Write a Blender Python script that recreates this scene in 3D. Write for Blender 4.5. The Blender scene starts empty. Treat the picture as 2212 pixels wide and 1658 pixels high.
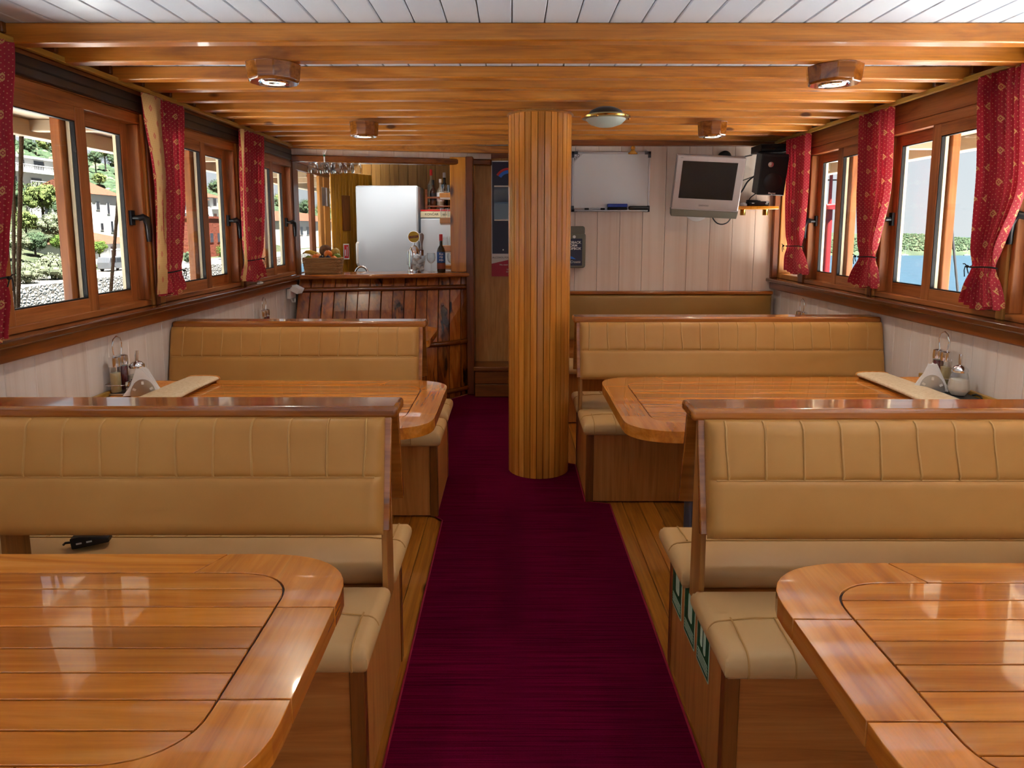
import bpy, bmesh, math, random
from mathutils import Vector, Matrix, noise
random.seed(7)
SC = bpy.context.scene
COL = SC.collection
PI = math.pi
# ---------------------------------------------------------------- camera
cam_d = bpy.data.cameras.new('camera'); cam = bpy.data.objects.new('camera', cam_d); COL.objects.link(cam)
cam_d.sensor_width = 36.0; cam_d.lens = 36.0 * 1475 / 2212
cam_d.shift_y = -143.0 / 2212
cam_d.clip_start = 0.05; cam_d.clip_end = 2000
cam.location = (0, 0, 1.5)
cam.rotation_euler = (PI / 2 - math.atan(0.1304), 0, 0)
SC.camera = cam
# ---------------------------------------------------------------- world, sun, exposure
SC.view_settings.view_transform = 'Standard'; SC.view_settings.look = 'None'
SC.view_settings.gamma = 1.0; SC.view_settings.use_curve_mapping = False
SC.view_settings.exposure = 1.0
W = bpy.data.worlds.new('sky'); SC.world = W; W.use_nodes = True
nt = W.node_tree; nt.nodes.clear()
wo = nt.nodes.new('ShaderNodeOutputWorld'); bg = nt.nodes.new('ShaderNodeBackground')
tc = nt.nodes.new('ShaderNodeTexCoord'); sx = nt.nodes.new('ShaderNodeSeparateXYZ'); rp = nt.nodes.new('ShaderNodeValToRGB')
nt.links.new(tc.outputs['Generated'], sx.inputs[0]); nt.links.new(sx.outputs['Z'], rp.inputs[0])
rp.color_ramp.elements[0].position = 0.0; rp.color_ramp.elements[0].color = (0.86, 0.90, 0.93, 1)
rp.color_ramp.elements[1].position = 0.9; rp.color_ramp.elements[1].color = (0.34, 0.55, 0.86, 1)
e = rp.color_ramp.elements.new(0.22); e.color = (0.74, 0.84, 0.93, 1)
nt.links.new(rp.outputs[0], bg.inputs['Color']); bg.inputs['Strength'].default_value = 0.50
nt.links.new(bg.outputs[0], wo.inputs[0])
sun_d = bpy.data.lights.new('sun', 'SUN'); sun_d.energy = 40.0; sun_d.angle = 0.01; sun_d.color = (1.0, 0.97, 0.93)
sun = bpy.data.objects.new('sun', sun_d); COL.objects.link(sun)
sun.rotation_euler = Vector((-0.25, 0.30, -0.92)).to_track_quat('-Z', 'Y').to_euler()
# ---------------------------------------------------------------- mesh helpers
class MB:
    def __init__(s): s.v = []; s.f = []; s.uv = None
    def add(s, vs, fs):
        o = len(s.v); s.v += [tuple(p) for p in vs]; s.f += [[i + o for i in f] for f in fs]; return s
    def box(s, x0, x1, y0, y1, z0, z1):
        return s.add([(x0,y0,z0),(x1,y0,z0),(x1,y1,z0),(x0,y1,z0),(x0,y0,z1),(x1,y0,z1),(x1,y1,z1),(x0,y1,z1)],
                     [(0,3,2,1),(4,5,6,7),(0,1,5,4),(1,2,6,5),(2,3,7,6),(3,0,4,7)])
    def hexa(s, b, t):      # bottom and top quads
        return s.add(list(b) + list(t), [(3,2,1,0),(4,5,6,7),(0,1,5,4),(1,2,6,5),(2,3,7,6),(3,0,4,7)])
    def obox(s, M, sx, sy, sz):
        h = [(-.5,-.5),(.5,-.5),(.5,.5),(-.5,.5)]
        return s.hexa([M @ Vector((a*sx,b*sy,-.5*sz)) for a,b in h], [M @ Vector((a*sx,b*sy,.5*sz)) for a,b in h])
    def prism(s, poly, z0, z1, M=None):
        n = len(poly); M = M or Matrix()
        vs = [M @ Vector((p[0],p[1],z0)) for p in poly] + [M @ Vector((p[0],p[1],z1)) for p in poly]
        return s.add(vs, [list(range(n))[::-1], list(range(n,2*n))] + [(i,(i+1)%n,n+(i+1)%n,n+i) for i in range(n)])
    def cyl(s, p0, p1, r0, r1=None, n=16):
        return s.tube([p0, p1], r0 if r1 is None else [r0, r1], n)
    def tube(s, pts, r, n=8, closed=False):
        pts = [Vector(p) for p in pts]; m = len(pts)
        rs = r if isinstance(r, (list, tuple)) else [r]*m
        ts = []
        for i in range(m):
            a = pts[(i-1)%m] if (i or closed) else pts[i]; b = pts[(i+1)%m] if (i < m-1 or closed) else pts[i]
            ts.append((b-a).normalized())
        up = Vector((0,0,1)) if abs(ts[0].z) < .9 else Vector((1,0,0))
        x = ts[0].cross(up).normalized(); vs = []
        for i in range(m):
            x = (x - ts[i]*x.dot(ts[i])).normalized(); y = ts[i].cross(x)
            for k in range(n):
                a = 2*PI*k/n; vs.append(pts[i] + (x*math.cos(a)+y*math.sin(a))*rs[i])
        fs = []
        for i in range(m if closed else m-1):
            j = (i+1)%m
            for k in range(n): fs.append((i*n+k, i*n+(k+1)%n, j*n+(k+1)%n, j*n+k))
        if not closed: fs += [list(range(n))[::-1], [(m-1)*n+k for k in range(n)]]
        return s.add(vs, fs)
    def lathe(s, prof, n=24, M=None, cap=True):
        M = M or Matrix(); vs = []; m = len(prof)
        for r, z in prof:
            for k in range(n):
                a = 2*PI*k/n; vs.append(M @ Vector((max(r,1e-4)*math.cos(a), max(r,1e-4)*math.sin(a), z)))
        fs = [(i*n+k, i*n+(k+1)%n, (i+1)*n+(k+1)%n, (i+1)*n+k) for i in range(m-1) for k in range(n)]
        if cap: fs += [list(range(n))[::-1], [(m-1)*n+k for k in range(n)]]
        return s.add(vs, fs)
    def sph(s, c, r, nu=14, nv=8, M=None):
        r = r if isinstance(r, (list, tuple)) else (r, r, r); c = Vector(c); vs = []; M = M or Matrix()
        for j in range(nv+1):
            t = PI*j/nv
            for i in range(nu):
                a = 2*PI*i/nu
                vs.append(c + M.to_3x3() @ Vector((r[0]*max(math.sin(t),1e-3)*math.cos(a), r[1]*max(math.sin(t),1e-3)*math.sin(a), -r[2]*math.cos(t))))
        return s.add(vs, [(j*nu+i, j*nu+(i+1)%nu, (j+1)*nu+(i+1)%nu, (j+1)*nu+i) for j in range(nv) for i in range(nu)])
    def grid(s, fn, nu, nv, uvf=None):
        vs = [fn(i/nu, j/nv) for j in range(nv+1) for i in range(nu+1)]
        fs = [(j*(nu+1)+i, j*(nu+1)+i+1, (j+1)*(nu+1)+i+1, (j+1)*(nu+1)+i) for j in range(nv) for i in range(nu)]
        if uvf: s.uv = [uvf(i/nu, j/nv) for j in range(nv+1) for i in range(nu+1)]
        return s.add(vs, fs)
    def mesh(s, name, mat, smooth=False, bev=0, seg=2, fix=True):
        me = bpy.data.meshes.new(name); me.from_pydata(s.v, [], s.f)
        if s.uv:
            ul = me.uv_layers.new(name='UVMap')
            for l in me.loops: ul.data[l.index].uv = s.uv[l.vertex_index]
        bm = bmesh.new(); bm.from_mesh(me)
        if fix: bmesh.ops.recalc_face_normals(bm, faces=bm.faces)
        if bev:
            ed = [e for e in bm.edges if len(e.link_faces) == 2 and e.calc_face_angle(0) > .5]
            rb = bmesh.ops.bevel(bm, geom=ed, offset=bev, segments=seg, profile=.5, affect='EDGES', clamp_overlap=True)
            for fc in rb['faces']: fc.smooth = True
        bm.to_mesh(me); bm.free()
        if smooth and not bev:
            me.polygons.foreach_set('use_smooth', [True]*len(me.polygons))
            me.set_sharp_from_angle(angle=math.radians(42))
        if mat: me.materials.append(mat)
        return me
    def build(s, name, mat, par=None, loc=None, smooth=False, bev=0, seg=2, fix=True, rot=None):
        o = bpy.data.objects.new(name, s.mesh(name, mat, smooth, bev, seg, fix)); COL.objects.link(o)
        if par: o.parent = par
        if loc: o.location = loc
        if rot: o.rotation_euler = rot
        return o
def inst(o, name, par=None, loc=None, rot=None, scale=None):
    c = o.copy(); c.name = name; COL.objects.link(c); c.parent = par if par else o.parent
    if loc is not None: c.location = loc
    if rot is not None: c.rotation_euler = rot
    if scale is not None: c.scale = scale
    return c
def tag(o, label, cat, group=None, kind=None):
    if label: o['label'] = label
    if cat: o['category'] = cat
    if group: o['group'] = group
    if kind: o['kind'] = kind
    return o
def thing(name, label, cat, loc=(0,0,0), rz=0, group=None, kind=None):
    o = bpy.data.objects.new(name, None); COL.objects.link(o); o.location = loc; o.rotation_euler = (0,0,rz)
    o.empty_display_size = .1
    return tag(o, label, cat, group, kind)
def struct(o): o['kind'] = 'structure'; return o
def kids(o): return [c for c in bpy.data.objects if c.parent == o]
def copy_tree(o, par=None):
    c = o.copy(); COL.objects.link(c); c.parent = par
    for k in kids(o): copy_tree(k, c)
    return c
def B(x0,x1,y0,y1,z0,z1): return MB().box(x0,x1,y0,y1,z0,z1)
def T(x,y,z): return Matrix.Translation((x,y,z))
def RX(a): return Matrix.Rotation(a,4,'X')
def RY(a): return Matrix.Rotation(a,4,'Y')
def RZ(a): return Matrix.Rotation(a,4,'Z')
def text(name, s, size, mat, par, M, ext=.0006, align='CENTER', bold=0.0, shear=0):
    cu = bpy.data.curves.new('lettering', 'FONT'); cu.body = s; cu.size = size; cu.extrude = ext; cu.align_x = align; cu.align_y = 'CENTER'
    cu.offset = bold; cu.shear = shear; cu.resolution_u = 3
    o = bpy.data.objects.new('lettering_src', cu); COL.objects.link(o)
    dg = bpy.context.evaluated_depsgraph_get(); me = bpy.data.meshes.new_from_object(o.evaluated_get(dg))
    bpy.data.objects.remove(o); bpy.data.curves.remove(cu)
    me.name = name; me.transform(M); me.materials.clear(); me.materials.append(mat)
    t = bpy.data.objects.new(name, me); COL.objects.link(t); t.parent = par
    return t
# facing helpers: text / flat print lying in XY -> facing -Y (towards the camera)
FACE = RX(PI/2)
# ---------------------------------------------------------------- materials
def srgb(r, g, b):
    f = lambda c: (c/255/12.92) if c/255 <= .04045 else ((c/255+.055)/1.055)**2.4
    return (f(r), f(g), f(b), 1)
class NT:
    def __init__(s, name):
        s.m = bpy.data.materials.new(name); s.m.use_nodes = True; s.t = s.m.node_tree; s.t.nodes.clear()
        s.out = s.t.nodes.new('ShaderNodeOutputMaterial'); s.p = s.n('ShaderNodeBsdfPrincipled'); s.l(s.p, s.out, 0, 0)
    def n(s, k, **kw):
        o = s.t.nodes.new(k)
        for a, b in kw.items(): setattr(o, a, b)
        return o
    def l(s, a, b, i=0, j=0): s.t.links.new(a.outputs[i], b.inputs[j]); return b
    def set(s, n, **kw):
        for a, b in kw.items(): n.inputs[a.replace('_', ' ')].default_value = b
        return n
    def P(s, **kw): return s.set(s.p, **kw)
    def ramp(s, src, stops, i=0):
        r = s.n('ShaderNodeValToRGB'); el = r.color_ramp.elements
        while len(el) < len(stops): el.new(.5)
        for e, (p, c) in zip(el, stops): e.position = p; e.color = c if len(c) == 4 else (*c, 1)
        s.l(src, r, i, 0); return r
    def mix(s, a, b, f, mode='MIX', ai=0, bi=0, fi=0):
        m = s.n('ShaderNodeMix', data_type='RGBA', blend_type=mode)
        for src, k, idx in ((a, 6, ai), (b, 7, bi)):
            if isinstance(src, tuple): m.inputs[k].default_value = src
            else: s.t.links.new(src.outputs[idx], m.inputs[k])
        if isinstance(f, (int, float)): m.inputs[0].default_value = f
        else: s.t.links.new(f.outputs[fi], m.inputs[0])
        return m
    def noise(s, vec, scale, detail=4, rough=.55, dist=0, vi=0):
        n = s.n('ShaderNodeTexNoise'); s.set(n, Scale=scale, Detail=detail, Roughness=rough, Distortion=dist)
        if vec: s.l(vec, n, vi, 0)
        return n
    def coords(s, scale=(1,1,1), rnd=True):
        tc = s.n('ShaderNodeTexCoord'); v = tc; vi = 3
        if rnd:
            oi = s.n('ShaderNodeObjectInfo'); ml = s.n('ShaderNodeMath', operation='MULTIPLY'); ml.inputs[1].default_value = 37.7; s.l(oi, ml, 5, 0)
            ad = s.n('ShaderNodeVectorMath', operation='ADD'); s.l(tc, ad, 3, 0); s.l(ml, ad, 0, 1); v = ad; vi = 0
        mp = s.n('ShaderNodeMapping'); mp.inputs['Scale'].default_value = scale; s.l(v, mp, vi, 0); return mp
    def bump(s, h, strength=.1, dist=.01, i=0):
        b = s.n('ShaderNodeBump'); s.set(b, Strength=strength, Distance=dist); s.l(h, b, i, 'Height'); s.t.links.new(b.outputs[0], s.p.inputs['Normal']); return b
    def base(s, n, i=None):
        if i is None: i = 2 if n.bl_idname == 'ShaderNodeMix' else 0
        s.t.links.new(n.outputs[i], s.p.inputs['Base Color'])
def plain(name, col, rough=.5, metal=0, coat=0, spec=.5, **kw):
    m = NT(name); m.P(Base_Color=col, Roughness=rough, Metallic=metal, Coat_Weight=coat, Specular_IOR_Level=spec, **kw); return m.m
SAT = 1.03
def wood(name, dark, mid, light, axis=0, rough=.35, coat=.2, across=7.0, along=.55, fine=.35, vary=.25, knots=0, burn=0, bump=.06, crough=.08):
    m = NT(name)
    sc = [across]*3; sc[axis] = along
    mp = m.coords(tuple(sc))
    n1 = m.noise(mp, 1.5, 6, .55, 1.6)
    base = m.ramp(n1, [(.25, dark), (.5, mid), (.75, light)])
    sf = [110.0]*3; sf[axis] = 3.0
    mf = m.coords(tuple(sf)); n2 = m.noise(mf, 1.0, 4, .6)
    g = m.ramp(n2, [(.35, (.42,.42,.42)), (.6, (1,1,1))])
    c = m.mix(base, g, fine, 'MULTIPLY')
    if knots:
        sk = [5.0]*3; sk[axis] = 2.2
        mk = m.coords(tuple(sk)); v = m.n('ShaderNodeTexVoronoi'); m.l(mk, v); v.inputs['Scale'].default_value = 1.0
        k = m.ramp(v, [(.06, (.10,.035,.012)), (.16*knots, (1,1,1))]); c = m.mix(c, k, .85, 'MULTIPLY', ai=2)
    if burn:
        sb = [9.0]*3; sb[axis] = 2.6
        mb = m.coords(tuple(sb)); nb = m.noise(mb, 1.0, 3, .6, .4)
        k = m.ramp(nb, [(.32, (.02,.012,.01)), (.32+.12*burn, (1,1,1))]); c = m.mix(c, k, 1.0, 'MULTIPLY', ai=2)
    oi = m.n('ShaderNodeObjectInfo'); mr = m.n('ShaderNodeMapRange'); m.set(mr, To_Min=1-vary, To_Max=1+vary*.8); m.l(oi, mr, 5, 0)
    hs = m.n('ShaderNodeHueSaturation'); m.t.links.new(mr.outputs[0], hs.inputs['Value']); m.t.links.new(c.outputs[2], hs.inputs['Color'])
    hs.inputs['Saturation'].default_value = SAT; hs.inputs['Hue'].default_value = .499
    m.base(hs); m.P(Roughness=rough, Coat_Weight=coat, Coat_Roughness=crough)
    if bump: m.bump(n2, bump, .002)
    return m.m
OAK = (srgb(140,78,24), srgb(196,118,42), srgb(218,146,62))
wBeam = wood('beam_oak', srgb(154,90,34), srgb(208,132,54), srgb(224,154,76), 0, .38, .25, along=.9, vary=.12, knots=.6)
wTable = wood('table_varnished', srgb(172,98,36), srgb(210,130,54), srgb(226,154,76), 0, .22, .9, across=9, along=.7, fine=.22, vary=.2, bump=.02, crough=.03)
wTableY = wood('table_varnished_cross', srgb(172,98,36), srgb(210,130,54), srgb(226,154,76), 1, .22, .9, across=9, along=.7, fine=.22, vary=.15, bump=.02, crough=.03)
wRail = wood('rail_varnished', srgb(126,68,26), srgb(170,102,44), srgb(194,126,62), 0, .25, .7, fine=.3, vary=.1, bump=.03, crough=.06)
wVeneer = wood('bench_veneer', srgb(178,112,52), srgb(204,136,70), srgb(214,150,84), 2, .4, .1, across=14, along=1.0, fine=.2, vary=.06, bump=.02)
wVeneerX = wood('bench_veneer_flat', srgb(168,102,48), srgb(198,128,66), srgb(210,144,80), 0, .4, .1, across=14, along=1.0, fine=.2, vary=.06, bump=.02)
wTrimD = wood('bench_corner_dark', srgb(96,52,20), srgb(132,76,32), srgb(150,92,42), 2, .3, .4, vary=.05)
wPost = wood('bench_post', srgb(146,94,42), srgb(184,126,64), srgb(200,142,80), 2, .4, .2, vary=.05)
wWinZ = wood('window_laminate_upright', srgb(112,60,28), srgb(168,102,54), srgb(190,124,74), 2, .42, .1, across=10, along=.9, fine=.35, vary=.05)
wWinY = wood('window_laminate_level', srgb(112,60,28), srgb(168,102,54), srgb(190,124,74), 1, .42, .1, across=10, along=.9, fine=.35, vary=.05)
wSill = wood('sill_dark_varnished', srgb(58,24,10), srgb(92,42,18), srgb(112,58,26), 1, .22, .8, vary=.04, crough=.06)
wSillT = wood('sill_trim', srgb(92,44,16), srgb(128,66,26), srgb(146,82,36), 1, .3, .5, vary=.04)
wCol = wood('column_strip', srgb(190,114,46), srgb(218,144,64), srgb(230,164,84), 2, .26, .5, across=16, along=.6, fine=.15, vary=.24, bump=.02, crough=.1)
wStave = wood('bar_stave', srgb(106,50,18), srgb(168,92,36), srgb(198,124,56), 2, .25, .8, across=7, along=.9, fine=.4, vary=.25, burn=1.0, bump=.5, crough=.22)
wHoop = wood('bar_hoop', srgb(84,38,14), srgb(124,66,26), srgb(146,84,36), 0, .25, .7, vary=.05)
wPine = wood('pine_board', srgb(190,112,32), srgb(220,144,50), srgb(232,166,74), 2, .3, .6, across=9, along=.5, fine=.2, vary=.05, knots=.9)
wFloor = wood('floor_plank', srgb(156,90,32), srgb(206,130,50), srgb(222,152,70), 1, .45, .15, across=12, along=.8, fine=.4, vary=.25, knots=.8)
wWallV = wood('passage_veneer', srgb(186,132,70), srgb(204,150,84), srgb(214,164,98), 2, .5, .05, across=16, along=2, fine=.3, vary=.04)
wGal = wood('galley_board', srgb(140,98,44), srgb(166,122,60), srgb(178,136,74), 2, .45, .1, vary=.08, across=12)
wFlute = wood('fluted_door', srgb(168,112,28), srgb(192,136,42), srgb(204,150,56), 2, .4, .2, vary=.08, across=12)
wPlainZ = wood('trim_brown_upright', srgb(88,44,18), srgb(124,66,28), srgb(142,84,40), 2, .35, .3, vary=.06)
wPlainX = wood('trim_brown_level', srgb(96,52,20), srgb(134,76,30), srgb(152,94,42), 0, .35, .3, vary=.06)
wYel = wood('rail_yellow', srgb(150,110,40), srgb(184,142,62), srgb(200,160,82), 1, .4, .2, vary=.04)
wJamb = wood('jamb_light', srgb(150,96,42), srgb(186,128,64), srgb(202,148,82), 2, .45, .1, vary=.06)
def wallpanel(name, axis=2, c=(srgb(212,188,168), srgb(222,204,188), srgb(228,212,198))):
    m = NT(name); sc = [22.0]*3; sc[axis] = .35
    n = m.noise(m.coords(tuple(sc)), 1.0, 4, .6, .3)
    r = m.ramp(n, [(.25, c[0]), (.5, c[1]), (.8, c[2])])
    m.base(r); m.P(Roughness=.35, Specular_IOR_Level=.4); return m.m
mPanel = wallpanel('cream_wall_panel')
mPanelSide = wallpanel('cream_side_panel', 2, (srgb(214,202,194), srgb(228,220,214), srgb(234,228,224)))
def ceilmat():
    m = NT('white_ceiling_board'); n = m.noise(m.coords((1,.4,1)), 2, 3)
    m.base(m.ramp(n, [(.3, srgb(208,222,240)), (.7, srgb(222,234,246))])); m.P(Roughness=.38, Specular_IOR_Level=.4); return m.m
mCeil = ceilmat()
mGroove = plain('groove_grey', srgb(120,118,120), .7)
mGrooveD = plain('groove_brown', srgb(52,26,12), .8)
def leather(name, c0, c1):
    m = NT(name); mp = m.coords((1,1,1)); n = m.noise(mp, 3, 3); f = m.noise(mp, 900, 2)
    m.base(m.ramp(n, [(.3, c0), (.7, c1)])); m.P(Roughness=.46, Specular_IOR_Level=.45)
    m.bump(f, .12, .001); return m.m
mLeather = leather('tan_leatherette', srgb(188,132,62), srgb(198,146,76))
mSeat = leather('seat_leatherette', srgb(210,166,106), srgb(218,176,120))
mLeatherShade = leather('shaded_leatherette', srgb(150,110,46), srgb(160,120,56))  # bench leather with the dim back wall's shade put into its colour
mPipe = plain('piping_tan', srgb(198,150,84), .5)
def carpet():
    m = NT('burgundy_carpet'); a = m.noise(m.coords((2.2,160,1), False), 1, 4, .7); b = m.noise(m.coords((1,1,1), False), 420, 2)
    c = m.ramp(a, [(.35, srgb(74,4,32)), (.65, srgb(122,8,52))]); d = m.ramp(b, [(.3, (.6,.6,.6)), (.7, (1,1,1))])
    m.base(m.mix(c, d, .6, 'MULTIPLY')); m.P(Roughness=1.0, Specular_IOR_Level=.02); m.bump(b, .5, .004); return m.m
mCarpet = carpet()
mBind = plain('carpet_binding', srgb(150,10,44), .9)
def curtainmat(name, ground, dia, dot):
    m = NT(name); uv = m.n('ShaderNodeUVMap')
    def frac(scale, off):
        a = m.n('ShaderNodeVectorMath', operation='MULTIPLY_ADD'); a.inputs[1].default_value = (scale[0], scale[1], 1); a.inputs[2].default_value = (off[0], off[1], 0)
        m.l(uv, a); f = m.n('ShaderNodeVectorMath', operation='FRACTION'); m.l(a, f)
        s2 = m.n('ShaderNodeVectorMath', operation='SUBTRACT'); s2.inputs[1].default_value = (.5, .5, 0); m.l(f, s2)
        ab = m.n('ShaderNodeVectorMath', operation='ABSOLUTE'); m.l(s2, ab); sp = m.n('ShaderNodeSeparateXYZ'); m.l(ab, sp); return sp
    def mth(op, a, b, ai=0, bi=0):
        n = m.n('ShaderNodeMath', operation=op)
        for k, (x, i) in enumerate(((a, ai), (b, bi))):
            if isinstance(x, (int, float)): n.inputs[k].default_value = x
            else: m.t.links.new(x.outputs[i], n.inputs[k])
        return n
    def diamond(scale, off, lo, hi):
        sp = frac(scale, off); d = mth('ADD', mth('DIVIDE', sp, scale[0], 0), mth('DIVIDE', sp, scale[1], 1))
        return mth('MULTIPLY', mth('GREATER_THAN', d, lo), mth('LESS_THAN', d, hi))
    P = 1/.13
    d1 = mth('ADD', diamond((P,P),(0,0),.008,.0165), diamond((P,P),(.5,.5),.008,.0165))
    d2 = mth('ADD', diamond((P,P),(0,0),-1,.004), diamond((P,P),(.5,.5),-1,.004))
    Q = 1/.0217
    dt = mth('ADD', diamond((Q,Q),(.25,.25),-1,.0025), diamond((Q,Q),(.75,.75),-1,.0025))
    c = m.mix(ground, dot, mth('MINIMUM', dt, 1.0)); c = m.mix(c, dia, mth('MINIMUM', mth('ADD', d1, d2), 1.0), ai=2)
    m.base(c); m.P(Roughness=.65, Sheen_Weight=.15)
    tr = m.n('ShaderNodeBsdfTranslucent'); m.t.links.new(c.outputs[2], tr.inputs[0]); ms = m.n('ShaderNodeMixShader'); ms.inputs[0].default_value = .36
    m.l(m.p, ms, 0, 1); m.l(tr, ms, 0, 2); m.l(ms, m.out); return m.m
mCurt = curtainmat('red_patterned_cloth', srgb(190,40,58), srgb(230,180,116), srgb(232,168,128))
mLining = curtainmat('beige_lining_cloth', srgb(214,172,110), srgb(196,92,74), srgb(196,140,80))
mChrome = plain('chrome', (.82,.83,.85,1), .12, 1)
mSteel = plain('brushed_steel', (.55,.56,.58,1), .32, 1)
mPoleM = plain('grey_blue_metal', srgb(110,112,128), .35, .7)
mBrass = plain('brass', srgb(200,160,80), .2, 1)
mBlack = plain('black_plastic', srgb(20,20,24), .35)
mBlackM = plain('black_matte', srgb(16,16,18), .7)
mDark = plain('dark_cassette', srgb(46,36,34), .4)
mWhite = plain('white_enamel', srgb(212,222,232), .3)
mWhite2 = plain('white_plastic', srgb(226,224,220), .45)
mOver = plain('beige_overhang', srgb(150,132,108), .7)
mCream = plain('cream_strip', srgb(226,214,180), .5)
mGasket = plain('black_gasket', srgb(22,20,20), .6)
mGrey = plain('grey_plastic', srgb(112,110,96), .5)
mSilver = plain('silver_plastic', srgb(182,172,168), .35, .3)
mScreen = plain('black_screen', srgb(14,11,12), .25)
mBoard = plain('whiteboard_face', srgb(205,206,206), .22)
mAlu = plain('aluminium', srgb(180,176,178), .35, .6)
mCorner = plain('grey_corner_cap', srgb(72,76,82), .5)
mBlue = plain('blue_felt', srgb(32,62,160), .6)
mRed = plain('red_paint', srgb(206,28,30), .4)
mNavy = plain('navy_print', srgb(20,18,58), .35)
mPrintRed = plain('crimson_print', srgb(176,20,52), .4)
mPrintBlue = plain('azure_print', srgb(30,110,220), .4)
mPrintW = plain('white_print', srgb(232,232,230), .5)
mPrintK = plain('black_print', srgb(24,22,26), .5)
mGreen = plain('green_print', srgb(10,92,52), .4)
mPale = plain('pale_print', srgb(196,222,200), .45)
mNapkin = plain('paper_napkin', srgb(232,230,228), .8)
mSugar = plain('sugar', srgb(226,214,196), .9)
mVinegar = plain('wine_vinegar', srgb(92,16,30), .2)
mOil = plain('pale_oil', srgb(190,170,120), .2)
mTrayB = plain('dark_tray', srgb(48,50,52), .4)
def clothmat(name, c0, c1, sc):
    m = NT(name); n = m.noise(m.coords((1,1,1)), sc, 3, .6); m.base(m.ramp(n, [(.35, c0), (.65, c1)])); m.P(Roughness=.8); m.bump(n, .2, .003); return m.m
mCloth = clothmat('cream_tablecloth', srgb(214,190,152), srgb(228,208,176), 90)
mClothO = clothmat('orange_tablecloth', srgb(206,120,44), srgb(226,160,84), 60)
def thinglass(name, tint, power, lo):
    m = NT(name); m.t.nodes.remove(m.p)
    tr = m.n('ShaderNodeBsdfTransparent'); tr.inputs[0].default_value = tint
    gl = m.n('ShaderNodeBsdfGlossy'); gl.inputs['Roughness'].default_value = .02
    lw = m.n('ShaderNodeLayerWeight'); lw.inputs['Blend'].default_value = .5
    pw = m.n('ShaderNodeMath', operation='POWER'); pw.inputs[1].default_value = power; m.l(lw, pw, 1, 0)
    mr = m.n('ShaderNodeMapRange'); m.set(mr, To_Min=lo, To_Max=.85); m.l(pw, mr)
    ms = m.n('ShaderNodeMixShader'); m.l(mr, ms); m.l(tr, ms, 0, 1); m.l(gl, ms, 0, 2); m.l(ms, m.out); return m.m
mPane = thinglass('window_glass', (.97,.985,.985,1), 5.0, .03)
mGlass = thinglass('drinking_glass', (.96,.975,.98,1), 2.4, .07)
def solidglass(name, col, rough=0.02):
    m = NT(name); m.P(Base_Color=col, Roughness=rough, Transmission_Weight=.9, IOR=1.45); return m.m
mBottleD = plain('dark_bottle_glass', srgb(18,14,12), .08, 0, .5)
mFrost = NT('frosted_glass'); mFrost.P(Base_Color=srgb(206,222,214), Roughness=.4, Transmission_Weight=.25); mFrost = mFrost.m
# ================================================================ structure
XL, XR = -1.84, 2.10
YB, YP, YG = 5.45, 6.22, 7.65          # back wall right, passage wall, galley back wall
ZC = 2.222                             # underside of ceiling boards
# ---- floor
floor = struct(B(XL-.1, XR+.1, -.6, YG, -.08, -.02).build('floor', wPlainX))
pl = None
x = XL
while x < XR:
    if pl is None: pl = B(0, .0855, -.6, YG, -.02, 0).build('plank', wFloor, floor, (x,0,0), bev=.002, seg=1)
    else: inst(pl, 'plank', floor, (x,0,0))
    x += .0875
wa = struct(MB().box(XL-.1, -1.15, -.66, -.6, -.02, ZC).box(1.40, XR+.1, -.66, -.6, -.02, ZC).box(-1.15, 1.40, -.66, -.6, 2.0, ZC).build('wall_aft_light_block', mPanelSide))  # unseen wall added to cut light from behind; opening sized for it
struct(B(XL-2.2, XR+2.2, -7, -.67, -.12, -.01).build('deck_aft_bounce', wPlainX))  # unseen deck added to set the light bounced in from behind
struct(B(-4.6, XL-.12, -.6, 9.5, -.1, .45).build('deck_bounce_left', mWhite2))  # white deck added below view to bounce sun up through the windows
struct(B(XR+.12, 4.9, -.6, 9.5, -.1, .45).build('deck_bounce_right', mWhite2))  # added bounce surface for the right-hand windows, out of view
struct(B(XL-1.6, XR+1.6, -8, -.6, ZC+.01, ZC+.06).build('ceiling_sun_block', mWhite2))  # unseen roof added to keep the sun off the aft deck
# ---- ceiling
ceil = struct(B(XL-.1, XR+.1, -.6, YG, ZC+.013, ZC+.06).build('ceiling', mGroove))
pl = None
for k in range(-16, 19):
    x = k*.115
    if pl is None: pl = B(.0015, .1135, -.6, 6.3, ZC, ZC+.013).build('board', mCeil, ceil, (x,0,0), bev=.004, seg=1)
    else: inst(pl, 'board', ceil, (x,0,0))
def zbeam(x): return 2.160 - .010*((x-.13)/1.97)**2
for k in range(13):
    y = (2.525, 2.805)[k] if k < 2 else 3.175 + .27*(k-2); x0, x1 = XL+.04, XR-.04
    if y > 5.40: x1 = .28
    if y > 5.72: break
    m = MB(); n = 12
    for i in range(n+1):
        x = x0 + (x1-x0)*i/n; zb = zbeam(x) + (0 if k < 2 else .017 - .003*(k % 3))
        m.v += [(x,y,zb),(x,y+.065,zb),(x,y+.065,ZC),(x,y,ZC)]
    for i in range(n):
        a = i*4; m.f += [(a+j, a+(j+1)%4, a+4+(j+1)%4, a+4+j) for j in range(4)]
    m.f += [(3,2,1,0), (n*4, n*4+1, n*4+2, n*4+3)]
    m.build('beam', wBeam, ceil, bev=.006)
    for sx_ in (0, 1):       # end blocks
        xx = (x0-.045, x0+.012) if sx_ == 0 else (x1-.012, x1+.045)
        if sx_ == 1 and y > 5.4: continue
        B(xx[0], xx[1], y-.02, y+.075, 2.185, ZC).build('beam_block', wPlainX, ceil, bev=.004)
struct(B(XL-.66, XL-.10, -.6, 9.5, 2.045, 2.075).build('ceiling_overhang_left', mOver))
struct(B(XR+.10, XR+.66, -.6, 9.5, 2.045, 2.075).build('ceiling_overhang_right', mOver))
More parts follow.
